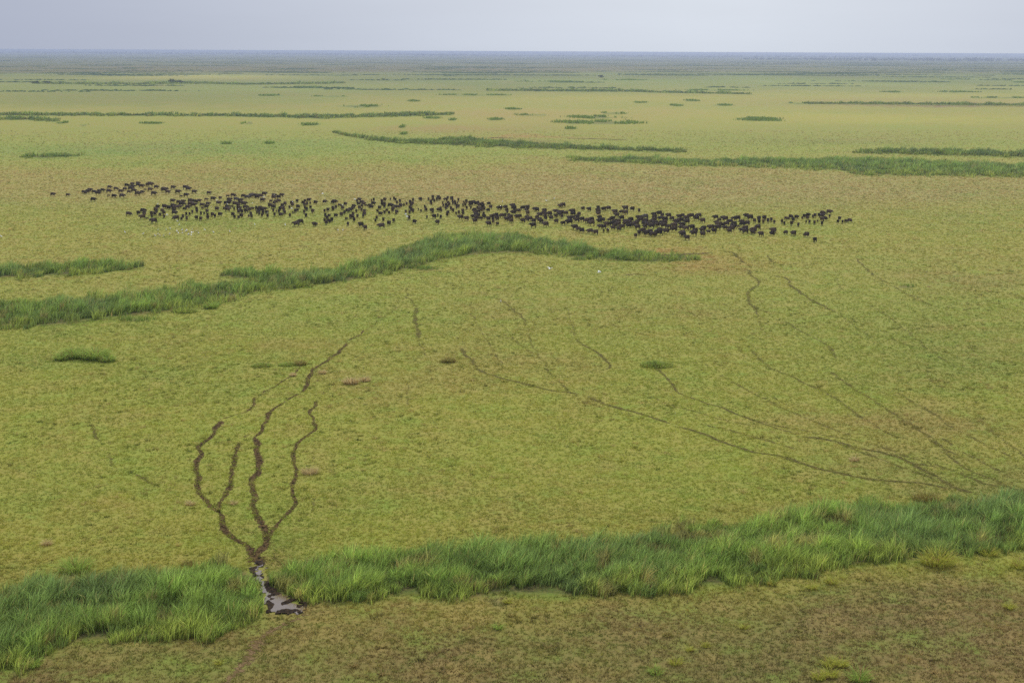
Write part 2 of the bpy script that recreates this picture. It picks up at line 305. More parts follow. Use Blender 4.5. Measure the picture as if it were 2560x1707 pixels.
# ---------------------------------------------------------------- the ground: one sheet to the horizon
def ground_material():
    m, t, o = mat_new('meadow')
    g = N(t, 'ShaderNodeNewGeometry').outputs['Position']
    a = N(t, 'ShaderNodeVertexColor', layer_name='Col').outputs[0]
    fine = noise_node(t, g, 2.6, 3, .65); mid = noise_node(t, g, .62, 4, .6); big = noise_node(t, g, .16, 3, .6)
    c = mixc(t, rng_node(t, fine, .38, .66, .05, .34), a, alb((158, 146, 92)))
    c = mixc(t, rng_node(t, mid, .50, .70, 0, .45), c, alb((88, 112, 44)))
    c = mixc(t, rng_node(t, mid, .45, .28, 0, .32), c, alb((150, 126, 84)))
    c = mixc(t, rng_node(t, big, .52, .72, 0, .5), c, alb((116, 142, 58)))
    c = mixc(t, rng_node(t, big, .46, .28, 0, .4), c, alb((158, 138, 84)))
    soil = noise_node(t, g, 1.5, 5, .7)
    c = mixc(t, rng_node(t, soil, .62, .74, 0, .38), c, alb((84, 72, 50)))
    p = N(t, 'ShaderNodeBsdfPrincipled'); L(c, p.inputs['Base Color']); p.inputs['Roughness'].default_value = .95; p.inputs['Specular IOR Level'].default_value = .08
    b = N(t, 'ShaderNodeBump'); b.inputs['Strength'].default_value = .8; b.inputs['Distance'].default_value = .25
    L(noise_node(t, g, 1.1, 6, .72), b.inputs['Height']); L(b.outputs[0], p.inputs['Normal']); L(p.outputs[0], o.inputs[0])
    return m
M_GROUND = ground_material()
rr = np.concatenate([[0.0, 40, 75], 95 * (40000 / 95.0) ** (np.linspace(0, 1, 560))])
aa = np.concatenate([np.linspace(-180, -32, 60)[:-1], np.linspace(-32, -23, 40)[:-1], np.linspace(-23, 23, 560)[:-1], np.linspace(23, 32, 40)[:-1], np.linspace(32, 180, 60)[:-1]])
na = len(aa); A, Q = np.meshgrid(np.radians(aa), rr[1:])
gx = (Q * np.sin(A)).ravel(); gy = (Q * np.cos(A)).ravel()
GV = np.concatenate([[[0, 0, 0]], np.stack([gx, gy, np.zeros_like(gx)], -1)])
front = gy > 60
gc = np.tile(alb((140, 142, 68)), (len(GV), 1)); gc[1:][front] = ground_col(gx[front], gy[front]) * (.90 + .10 * np.clip((np.hypot(gx[front], gy[front]) - 300) / 400, 0, 1))[:, None]  # nearer ground darkened so the tufts stand out as lit
nr = len(rr) - 1
i0 = 1 + np.arange(na); tri = np.stack([np.zeros(na, int), np.roll(i0, -1), i0], -1)
I, J = np.meshgrid(np.arange(nr - 1), np.arange(na), indexing='ij')
q = np.stack([1 + I * na + J, 1 + I * na + (J + 1) % na, 1 + (I + 1) * na + (J + 1) % na, 1 + (I + 1) * na + J], -1).reshape(-1, 4)
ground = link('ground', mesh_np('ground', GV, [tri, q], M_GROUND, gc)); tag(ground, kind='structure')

# ---------------------------------------------------------------- helper masks on the ground
def in_poly(px, py, poly):
    r = np.zeros(px.shape, bool); n = len(poly)
    for i in range(n):
        x1, y1 = poly[i]; x2, y2 = poly[(i + 1) % n]
        if y1 == y2: continue
        c = ((y1 > py) != (y2 > py)) & (px < (x2 - x1) * (py - y1) / (y2 - y1) + x1)
        r ^= c
    return r
POOL = [(581,1290),(607,1292),(609,1316),(616,1335),(625,1352),(648,1366),(676,1376),(706,1394),(690,1407),(652,1413),(618,1412),(606,1392),(601,1366),(591,1342),(584,1318)]
POOL_G = [tuple(atD(x, y)) for x, y in POOL]
CELL = .25; MX0, MY0 = -140.0, 90.0; MASK = np.zeros((1360, 2000), bool)
def stamp(px, py, rad):
    ix = int((px - MX0) / CELL); iy = int((py - MY0) / CELL); k = int(rad / CELL + .5)
    MASK[max(ix - k, 0):ix + k + 1, max(iy - k, 0):iy + k + 1] = True
def masked(x, y):
    ix = ((x - MX0) / CELL).astype(int); iy = ((y - MY0) / CELL).astype(int)
    ok = (ix >= 0) & (ix < MASK.shape[0]) & (iy >= 0) & (iy < MASK.shape[1])
    r = np.zeros(x.shape, bool); r[ok] = MASK[ix[ok], iy[ok]]; return r
def catmull(P, step):
    P = np.array(P, float); P = np.vstack([2 * P[0] - P[1], P, 2 * P[-1] - P[-2]]); out = []
    for i in range(1, len(P) - 2):
        n = max(2, int(np.linalg.norm(P[i + 1] - P[i]) / step)); t = np.linspace(0, 1, n, endpoint=False)[:, None]
        a, b, c, d = P[i - 1:i + 3]
        out.append(.5 * ((2 * b) + (c - a) * t + (2 * a - 5 * b + 4 * c - d) * t ** 2 + (3 * b - a - 3 * c + d) * t ** 3))
    out.append(P[-2][None]); return np.vstack(out)

def trail_material(name, dark, light):
    m, t, o = mat_new(name)
    g = N(t, 'ShaderNodeNewGeometry').outputs['Position']
    a = N(t, 'ShaderNodeVertexColor', layer_name='Col')
    sp = N(t, 'ShaderNodeSeparateColor'); L(a.outputs[0], sp.inputs[0])
    n1 = noise_node(t, g, 2.2, 5, .75); n2 = noise_node(t, g, .55, 2, .6)
    c = mixc(t, rng_node(t, n1, .42, .6, 0, 1), alb(dark), alb(light))
    p = N(t, 'ShaderNodeBsdfPrincipled'); L(c, p.inputs['Base Color']); p.inputs['Roughness'].default_value = .95; p.inputs['Specular IOR Level'].default_value = .04
    b = N(t, 'ShaderNodeBump'); b.inputs['Strength'].default_value = 1; b.inputs['Distance'].default_value = .3; L(n1, b.inputs['Height']); L(b.outputs[0], p.inputs['Normal'])
    ad = N(t, 'ShaderNodeMath', operation='ADD'); L(rng_node(t, n1, .3, .7, -.38, .38), ad.inputs[0]); L(sp.outputs[0], ad.inputs[1])
    ad2 = N(t, 'ShaderNodeMath', operation='ADD'); L(rng_node(t, n2, .3, .7, -.22, .22), ad2.inputs[0]); L(ad.outputs[0], ad2.inputs[1])
    f = rng_node(t, ad2.outputs[0], .26, .58, 0, 1)
    tr = N(t, 'ShaderNodeBsdfTransparent'); ms_ = N(t, 'ShaderNodeMixShader'); L(f, ms_.inputs[0]); L(tr.outputs[0], ms_.inputs[1]); L(p.outputs[0], ms_.inputs[2]); L(ms_.outputs[0], o.inputs[0])
    return m
M_TRAIL = trail_material('trampled_mud', (32, 24, 15), (108, 88, 60))
M_TRAIL2 = trail_material('dry_path', (104, 84, 58), (136, 114, 84))
def trail(pts, width, strength, mat, z, name='muddy_trail', label=None, hole=True):
    P = catmull(atD([p[0] for p in pts], [p[1] for p in pts]), .45)
    s = np.arange(len(P)) * .45; width = width * (.52 if strength > .75 else .66)
    T = np.gradient(P, axis=0); T /= np.linalg.norm(T, axis=1, keepdims=True) + 1e-9
    Nn = np.stack([-T[:, 1], T[:, 0]], -1)
    P = P + Nn * ((vnoise(s / 3.1, s * 0 + pts[0][0], 5) - .5) * .7)[:, None]
    w = width * (.75 + .7 * vnoise(s / 2.3, s * 0 + pts[0][1], 6))
    k = np.linspace(-1, 1, 9)
    V = P[:, None, :] + Nn[:, None, :] * (k[None, :, None] * w[:, None, None] * 1.0)
    V = np.concatenate([V, np.full(V.shape[:2] + (1,), z)], -1).reshape(-1, 3)
    prof = 1 - np.abs(k) ** 1.15 * .9
    end = np.clip(np.minimum(s + .5, s[-1] + .5 - s) / 2.5, 0, 1)
    st = strength * (.75 + .25 * end)
    col = (prof[None, :] * st[:, None] * (.15 + .85 * end)[:, None]).reshape(-1)
    n = len(P); I, J = np.meshgrid(np.arange(n - 1), np.arange(8), indexing='ij')
    q = np.stack([I * 9 + J, I * 9 + J + 1, (I + 1) * 9 + J + 1, (I + 1) * 9 + J], -1).reshape(-1, 4)
    o = link(name, mesh_np(name, V, [q], mat, np.repeat(col[:, None], 3, 1))); tag(o, label, kind='structure')
    if hole and strength > .5:
        for (x, y), ww in zip(P, w): stamp(x, y, ww * .22 * min(1, strength))
    return o
M_FAINT = trail_material('trampled_grass', (66, 62, 36), (116, 108, 62))
for i, (pts, w, st) in enumerate(TRAILS):
    main = st > .8 or (st > .35 and pts[0][0] < 900 and pts[0][0] > 480)
    trail(pts, w * (1.0 if main else 1.35), (min(1, st + .08) if main else min(.72, st + .08)), M_TRAIL if main else M_FAINT, .010 + .0041 * (i % 9))
trail([(700,1408),(672,1425),(640,1442),(612,1462),(590,1485),(560,1520),(530,1550),(490,1590)], 1.0, .62, M_TRAIL2, .02, 'dry_path', 'reddish worn path leading from the muddy pool to the lower edge')
trail([(578,1272),(592,1284),(600,1300)], 1.9, .95, M_TRAIL, .052, hole=True)
trail([(2300,1128),(2352,1126),(2440,1130)], 1.6, .7, M_TRAIL, .05)
M_BARE = trail_material('bare_mud', (72, 54, 46), (104, 80, 68))
for pts, w in (([(1300,318),(1380,320),(1440,322)], 5), ([(1120,317),(1180,318)], 7), ([(1860,238.5),(1960,240.5),(2060,242),(2160,243.4),(2352,245)], 9), ([(1500,588),(1560,585),(1640,582)], 2.2), ([(1430,630),(1450,631),(1470,630)], 1.6)):
    trail(pts, w, .8, M_BARE, .05, 'mud_strip', hole=False)

# ---------------------------------------------------------------- pool of muddy water in the gap of the reeds
def pool():
    P = np.array(POOL_G); x0, y0 = P.min(0) - 1.2; x1, y1 = P.max(0) + 1.2; st = .11
    X, Y = np.meshgrid(np.arange(x0, x1, st), np.arange(y0, y1, st), indexing='ij')
    jx = (fbm(X / .8, Y / .8, 71, 4) - .5) * 2.4; jy = (fbm(X / .8, Y / .8, 83, 4) - .5) * 3.4
    inside = in_poly(X + jx, Y + jy, POOL_G)
    Z = .012 + .34 * np.clip(fbm(X / .9, Y / 1.2, 77, 4) - .28, 0, 1)
    dx, dy = toD(X, Y)
    wet = np.zeros_like(X)
    for cx, cy, rx, ry in ((636, 1390, 10, 14), (631, 1404, 8, 8), (664, 1393, 14, 6), (650, 1376, 8, 6), (596, 1321, 6, 12), (604, 1345, 4, 18), (609, 1372, 4, 16), (652, 1372, 12, 7)):
        wet = np.maximum(wet, np.exp(-(((dx - cx) / rx) ** 2 + ((dy - cy) / ry) ** 2)))
    Z = np.maximum(Z + .03 - .145 * wet, .012)
    n, mm = X.shape; V = np.stack([X, Y, Z], -1).reshape(-1, 3)
    I, J = np.meshgrid(np.arange(n - 1), np.arange(mm - 1), indexing='ij')
    q = np.stack([I * mm + J, (I + 1) * mm + J, (I + 1) * mm + J + 1, I * mm + J + 1], -1).reshape(-1, 4)
    keep = inside.ravel()[q].all(1); q = q[keep]
    used = np.unique(q); mp = np.full(len(V), -1); mp[used] = np.arange(len(used)); q = mp[q]
    m, t, o = mat_new('wet_mud'); g = N(t, 'ShaderNodeNewGeometry').outputs['Position']
    n1 = noise_node(t, g, 3, 5, .7)
    p = N(t, 'ShaderNodeBsdfPrincipled'); L(mixc(t, rng_node(t, n1, .4, .62, 0, 1), alb((22, 16, 10)), alb((62, 48, 34))), p.inputs['Base Color']); p.inputs['Roughness'].default_value = .8; p.inputs['Specular IOR Level'].default_value = .08
    b = N(t, 'ShaderNodeBump'); b.inputs['Distance'].default_value = .1; L(n1, b.inputs['Height']); L(b.outputs[0], p.inputs['Normal']); L(p.outputs[0], o.inputs[0])
    tag(link('mud_bank', mesh_np('mud_bank', V[used], [q], m, smooth=True)), 'trampled wet mud around the small pool in the reed gap', kind='structure')
    m, t, o = mat_new('muddy_water')
    p = N(t, 'ShaderNodeBsdfPrincipled'); p.inputs['Base Color'].default_value = (*alb((104, 88, 68)), 1); p.inputs['Roughness'].default_value = .12; p.inputs['Specular IOR Level'].default_value = .7
    p.inputs['Coat Weight'].default_value = .35; p.inputs['Coat Roughness'].default_value = .03
    b = N(t, 'ShaderNodeBump'); b.inputs['Strength'].default_value = .12; b.inputs['Distance'].default_value = .02
    L(noise_node(t, N(t, 'ShaderNodeNewGeometry').outputs['Position'], 6, 2), b.inputs['Height']); L(b.outputs[0], p.inputs['Normal']); L(p.outputs[0], o.inputs[0])
    Zw = np.full_like(X, .058); q2 = np.stack([I * mm + J, (I + 1) * mm + J, (I + 1) * mm + J + 1, I * mm + J + 1], -1).reshape(-1, 4)
    q2 = q2[inside.ravel()[q2].all(1)]; used = np.unique(q2); mp[:] = -1; mp[used] = np.arange(len(used))
    tag(link('water', mesh_np('water', np.stack([X, Y, Zw], -1).reshape(-1, 3)[used], [mp[q2]], m)), 'shallow brown pool water reflecting the sky between the reeds', kind='structure')
pool()

# ---------------------------------------------------------------- grass blades
def blades(P, z0, h, w, ldir, lean, col, tip, levels=(0, .55, 1)):
    n = len(P); az = rng.uniform(0, math.pi, n); wx = np.cos(az) * w * .5; wy = np.sin(az) * w * .5
    lx = np.cos(ldir) * lean; ly = np.sin(ldir) * lean
    rows = []; cols = []; faces = []; m = len(levels); nv = 2 * (m - 1) + 1
    V = np.zeros((n, nv, 3)); Cc = np.zeros((n, nv, 3))
    for k, t in enumerate(levels[:-1]):
        cx = P[:, 0] + lx * t * t; cy = P[:, 1] + ly * t * t; cz = z0 + h * (t - .12 * t * t * np.minimum(lean / (h + 1e-6), 1.5))
        s = 1 - .45 * t
        V[:, 2 * k] = np.stack([cx - wx * s, cy - wy * s, cz], -1); V[:, 2 * k + 1] = np.stack([cx + wx * s, cy + wy * s, cz], -1)
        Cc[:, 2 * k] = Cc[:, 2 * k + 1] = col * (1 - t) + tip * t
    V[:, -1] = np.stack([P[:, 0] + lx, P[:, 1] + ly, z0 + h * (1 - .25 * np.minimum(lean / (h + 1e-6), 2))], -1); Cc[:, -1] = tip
    b = (np.arange(n) * nv)[:, None]
    for k in range(m - 2): faces.append(b + np.array([[2 * k, 2 * k + 1, 2 * k + 3, 2 * k + 2]]))
    tri = b + np.array([[2 * m - 4, 2 * m - 3, 2 * m - 2]])
    return V.reshape(-1, 3), Cc.reshape(-1, 3), ([np.concatenate(faces)] if faces else []) + [tri]
class Acc:
    def __init__(s): s.V = []; s.C = []; s.F = {}; s.n = 0
    def add(s, V, Cc, F):
        for f in F: s.F.setdefault(f.shape[1], []).append(f + s.n)
        s.V.append(V); s.C.append(Cc); s.n += len(V)
    def build(s, name, mat):
        return mesh_np(name, np.concatenate(s.V), [np.concatenate(v) for v in s.F.values()], mat, np.concatenate(s.C))
M_REED = mat_leaf('reed_leaf', .38); M_GRASS = mat_leaf('grass_blade', .4, .1, .7)

def cells(x, y, s, seed):
    """nearest jittered cell centre: dx, dy to it (metres) and a random id 0..1"""
    ix = np.floor(x / s); iy = np.floor(y / s); best = np.full(x.shape, 1e9); bx = np.zeros_like(x); by = np.zeros_like(x); bid = np.zeros_like(x)
    for a_ in (-1, 0, 1):
        for b_ in (-1, 0, 1):
            cx = (ix + a_ + .1 + .8 * _h(ix + a_, iy + b_, seed)) * s; cy = (iy + b_ + .1 + .8 * _h(ix + a_, iy + b_, seed + 1)) * s
            d = np.hypot(x - cx, y - cy); k = d < best
            best = np.where(k, d, best); bx = np.where(k, x - cx, bx); by = np.where(k, y - cy, by); bid = np.where(k, _h(ix + a_, iy + b_, seed + 2), bid)
    return best, bx, by, bid
def sample_bed(pts, dens, jit):
    out = []
    for (xa, ta, ba), (xb, tb, bb) in zip(pts[:-1], pts[1:]):
        q = atD([xa, xb, xb, xa], [ta, tb, bb, ba])
        area = .5 * abs(sum(q[i][0] * q[(i + 1) % 4][1] - q[(i + 1) % 4][0] * q[i][1] for i in range(4)))
        n = rng.poisson(area * dens); 
        if not n: continue
        u = rng.random(n)[:, None]; v = rng.random(n)[:, None]
        out.append((q[0] * (1 - u) + q[1] * u) * (1 - v) + (q[3] * (1 - u) + q[2] * u) * v)
    P = np.concatenate(out); n = len(P)
    P[:, 1] += jit * 2 * (fbm(P[:, 0] / 3.2, P[:, 1] / 9, 91, 4) - .5) * 5.5 + rng.normal(0, jit * .5, n) * (rng.random(n) < .25); P[:, 0] += jit * (vnoise(P[:, 0] / 3, P[:, 1] / 3, 92) - .5)
    return P
G1 = lin((78, 112, 60)); 
def reed_bed(label, pts, dens, w, hgt, levels, near=False, name='reed_bed'):
    dmid = np.median(atD([p[0] for p in pts], [p[2] for p in pts])[:, 1]); jit = min(4.5, dmid / 150)
    P = sample_bed(pts, dens, jit)
    P = P[~in_poly(P[:, 0], P[:, 1], POOL_G)]
    x, y = P.T; n = len(P)
    dx, dy = toD(x, y); pa = np.array(pts, float)
    t = np.interp(dx, pa[:, 0], pa[:, 1]); b = np.interp(dx, pa[:, 0], pa[:, 2])
    fr = np.clip((dy - t) / np.maximum(b - t, .1), 0, 1)
    n1 = fbm(x / 5.5, y / 5.5, 41, 3); n2 = vnoise(x / 1.6, y / 1.6, 42); n3 = fbm(x / 14, y / 14, 43, 3)
    edge = np.clip(np.minimum(fr, 1 - fr) * 7, .35, 1)
    n0 = vnoise(x / .8, y / .8, 49)
    h = hgt * (.30 + 1.15 * n1 + .45 * (n2 - .5)) * (.6 + .4 * edge) * rng.uniform(.7, 1.15, n)
    cs = 1.7 if near else max(3.6, dmid / 110)
    cd, cx_, cy_, cid = cells(x, y, cs, 141)
    dome = np.clip(1.12 - .65 * (cd / (cs * .62)) ** 2, .3, 1.1); h = h * ((.45 + .62 * dome) * (.8 + .36 * cid) if near else (.2 + .95 * dome) * (.55 + .8 * cid))
    h = np.maximum(h, .3)
    gap = (vnoise(x / 2.4, y / 2.1, 44) < .15) & (rng.random(n) < .8); h = np.where(gap, h * .45, h)
    ld = .35 + 1.6 * (vnoise(x / 3.5, y / 3.5, 45) - .5) + rng.normal(0, .7, n)
    # tussocks: blades lean outward from clump centres
    cx = (np.floor(x / 1.5) + .5) * 1.5 + 0.5 * (_h(np.floor(x / 1.5), np.floor(y / 1.5), 46) - .5); cy = (np.floor(y / 1.5) + .5) * 1.5 + .5 * (_h(np.floor(x / 1.5), np.floor(y / 1.5), 47) - .5)
    out = np.arctan2(y - cy, x - cx); out = np.where(cid > .0, np.arctan2(cy_, cx_), out); mixr = rng.random(n) < .33; ld = np.where(mixr, out, ld)
    lean = h * rng.uniform(.1, .75, n)
    c = np.tile(lin((98, 120, 62)), (n, 1))
    def mixin(col, k): 
        nonlocal c; k = np.clip(k, 0, 1)[:, None]; c = c * (1 - k) + lin(col) * k
    mixin((92, 112, 68), (n3 - .42) * 3); mixin((118, 138, 70), (.5 - n3) * 2.2 + (n2 - .7) * 1.2)
    mixin((116, 126, 60), np.clip((fr - .74) * 3, 0, .6) * np.clip((cid - .1) * 2.5, 0, 1) + np.clip((.08 - fr) * 5, 0, .3))
    mixin((128, 116, 80), ((vnoise(x / 2.2, y / 1.5, 48) > .80) * .5) + (rng.random(n) < .05) * .7)
    c *= ((rng.uniform(.35, 1.75, n) if near else rng.uniform(.5, 1.55, n)) * (.60 + .35 * n0 + .35 * (n1 - .3) + .38 * (cid - .3)) * (.70 + .34 * dome))[:, None]  # darker towards clump rims: shade between clumps put into the blade colour
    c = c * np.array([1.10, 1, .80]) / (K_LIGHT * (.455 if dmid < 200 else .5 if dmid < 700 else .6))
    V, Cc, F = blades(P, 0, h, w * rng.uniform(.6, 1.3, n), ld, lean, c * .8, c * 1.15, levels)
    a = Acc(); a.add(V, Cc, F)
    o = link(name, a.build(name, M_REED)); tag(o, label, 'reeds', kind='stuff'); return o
for name, label, pts in BEDS:
    D = float(np.median(atD([p[0] for p in pts], [p[2] for p in pts])[:, 1]))
    if D < 200: reed_bed(label, pts, 62, .072, 2.0, (0, .5, 1), True)
    elif D < 480: reed_bed(label, pts, 13, .13, 2.1, (0, .55, 1))
    elif D < 800: reed_bed(label, pts, 4.2, .26, 2.2, (0, .55, 1))
    elif D < 1600: reed_bed(label, pts, 1.2, .6, 2.4, (0, .6, 1))
    else: reed_bed(label, pts, .30, 1.8, 2.6, (0, .6, 1))
a = Acc()
def isle_pts(x, y, rx, ry, dens):
    q = atD([x - rx, x + rx, x, x], [y, y, y - ry, y + ry]); wX = abs(q[1][0] - q[0][0]) / 2; wY = abs(q[2][1] - q[3][1]) / 2; c0 = (q[0] + q[1]) / 2
    n = rng.poisson(math.pi * wX * wY * dens); r = np.sqrt(rng.random(n)) * (1 + .22 * rng.normal(0, 1, n)); th = rng.uniform(0, 2 * math.pi, n)
    rim = .75 + .5 * fbm(np.cos(th) * 2 + x, np.sin(th) * 2 + y, 61, 3)
    return np.stack([c0[0] + wX * r * rim * np.cos(th), c0[1] + wY * r * rim * np.sin(th)], -1)
for (x, y, rx, ry) in ISLES:
    D = atD(x, y)[1]; dn, w = (9, .14) if D < 350 else (3.6, .28) if D < 800 else (1.1, .6) if D < 1500 else (.35, 1.6)
    P = isle_pts(x, y, rx, ry, dn); n = len(P)
    if not n: continue
    P = P[fbm(P[:, 0] / (D * .010), P[:, 1] / (D * .03), 63, 3) > .46]; n = len(P)
    h = (2.0 if D > 500 else 1.2) * (.4 + .9 * fbm(P[:, 0] / 6, P[:, 1] / 6, 62, 3)) * rng.uniform(.7, 1.2, n)
    c = lin((104, 124, 62)) * np.array([1.05, 1, .75]) * rng.uniform(.6, 1.3, n)[:, None] / (K_LIGHT * .6)
    a.add(*blades(P, 0, h, w * rng.uniform(.6, 1.3, n), rng.uniform(0, 6.28, n), h * .4, c * .8, c * 1.1))
tag(link('reed_patches', a.build('reed_patches', M_REED)), 'small scattered reed patches dotting the yellow-green meadow behind the herd', 'reeds', kind='stuff')
a = Acc()
for (x, y, rx, ry) in FAR_STREAKS:
    P = isle_pts(x, y, rx * .9, ry * .9, .010 if y < 165 else .02)
    if len(P) > 9000: P = P[:9000]
    n = len(P)
    if not n: continue
    h = 1.5 * rng.uniform(.4, 1.3, n); c = lin((84, 104, 62)) * rng.uniform(.7, 1.2, n)[:, None] / (K_LIGHT * .7)
    a.add(*blades(P, 0, h, 7 * rng.uniform(.6, 1.8, n), rng.uniform(0, 6.28, n), h * .2, c, c))
tag(link('distant_reeds', a.build('distant_reeds', M_REED)), 'dark reed streaks fading into haze far across the floodplain', 'reeds', kind='stuff')

# ---------------------------------------------------------------- short meadow grass in the nearer field
def fan(r0, r1, dens, half=24.5, fade=None, inn=None):
    area = (r1 * r1 - r0 * r0) * R(half); n = int(area * dens)
    r = np.sqrt(rng.uniform(r0 * r0, r1 * r1, n)); th = rng.uniform(-R(half), R(half), n)
    P = np.stack([r * np.sin(th), r * np.cos(th)], -1)
    k = np.ones(n)
    if fade: k *= np.clip((fade[1] - r) / (fade[1] - fade[0]), 0, 1) ** 1.5
    if inn: k *= np.clip((r - inn[0]) / (inn[1] - inn[0]), 0, 1) ** 1.2
    P = P[rng.random(n) < k]
    return P[~masked(P[:, 0], P[:, 1])]
def free(P, soft=1.0):
    dx, dy = toD(P[:, 0], P[:, 1])
    return P[(bed_mask(dx, dy) < .5) & ~in_poly(P[:, 0], P[:, 1], POOL_G)]
def tufts(acc, P, nb, h, w, spread, colf=1.0, tone=None):
    n = len(P); base = ground_col(P[:, 0], P[:, 1]) * 1.38  # tufts lighter than the ground, lit tips put into their colour
    v = rng.random(n); cl = fbm(P[:, 0] / 2.8, P[:, 1] / 1.7, 55, 3); base = base * ((.82 + .42 * np.clip((cl - .25) * 1.6, 0, 1)) * (.82 + .36 * fbm(P[:, 0] / 9, P[:, 1] / 7, 58, 3)))[:, None]
    k = ((v < .16) | (cl > .68)); base = np.where(k[:, None], base * .65 + alb((168, 148, 96)) * .42, base)
    k = ((v > .80) | (cl < .30)); base = np.where(k[:, None], base * .62 + alb((104, 130, 50)) * .45, base)
    if tone is not None: base = base * (1 - tone[1]) + alb(tone[0]) * 1.2 * tone[1]
    base *= (colf * rng.uniform(.86, 1.18, n))[:, None]
    hh = h * (.55 + .9 * cl) * rng.uniform(.6, 1.3, n)
    PP = np.repeat(P, nb, 0); m = len(PP); ang = rng.uniform(0, 6.283, m); hb = np.repeat(hh, nb) * rng.uniform(.6, 1.15, m)
    off = rng.uniform(0, spread, m); PP = PP + np.stack([np.cos(ang), np.sin(ang)], -1) * off[:, None]
    c = np.repeat(base, nb, 0) * rng.uniform(.8, 1.2, m)[:, None]
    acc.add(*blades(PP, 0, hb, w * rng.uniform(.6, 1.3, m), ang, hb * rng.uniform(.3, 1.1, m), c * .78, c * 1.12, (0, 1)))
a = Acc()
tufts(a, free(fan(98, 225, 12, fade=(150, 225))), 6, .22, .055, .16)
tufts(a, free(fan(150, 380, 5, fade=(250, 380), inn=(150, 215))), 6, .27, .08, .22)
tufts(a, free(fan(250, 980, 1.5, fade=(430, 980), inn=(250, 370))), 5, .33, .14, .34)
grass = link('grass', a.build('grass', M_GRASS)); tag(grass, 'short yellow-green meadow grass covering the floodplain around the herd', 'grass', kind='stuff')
a = Acc()
P = free(fan(98, 150, .5)); tufts(a, P, 9, .42, .04, .10, colf=1.25, tone=((168, 168, 84), .35))
P = free(fan(98, 150, .9)); cl = fbm(P[:, 0] / 1.6, P[:, 1] / 1.2, 59, 3); tufts(a, P[cl > .58], 10, .16, .07, .30, colf=.55, tone=((84, 66, 46), .5))
tag(link('sprigs', a.build('sprigs', M_GRASS)), 'loose pale sprigs and dark litter in the browner meadow nearest the viewer', 'grass', kind='stuff')
# bumpy tussocks, densest in the straw coloured ground behind the herd
a = Acc()
P = free(fan(100, 430, .10, fade=(330, 430))); cl = fbm(P[:, 0] / 18, P[:, 1] / 22, 57, 3); P = P[(cl > .47)]
v = rng.random(len(P))
tufts(a, P[v < .5], 26, .40, .08, .38, colf=1.1, tone=((180, 158, 112), .45)); tufts(a, P[v >= .5], 26, .40, .08, .38, colf=.8, tone=((100, 108, 50), .45))
P = free(fan(300, 1000, .12, inn=(300, 420))); dx, dy = toD(P[:, 0], P[:, 1])
band = np.exp(-((dy - 425) / 42) ** 2) * np.clip((dx - 150) / 500, .35, 1) + .22
P = P[(rng.random(len(P)) < band) & (dy > 300)]; v = rng.random(len(P))
tufts(a, P[v < .62], 16, .5, .2, .45, colf=1.15, tone=((190, 168, 124), .55)); tufts(a, P[v >= .62], 14, .4, .2, .4, colf=.95, tone=((126, 120, 66), .4))
tag(link('tussock_grass', a.build('tussock_grass', M_GRASS)), 'bumpy straw and dark tussocks thick in the dry band behind the herd', 'grass', kind='stuff')

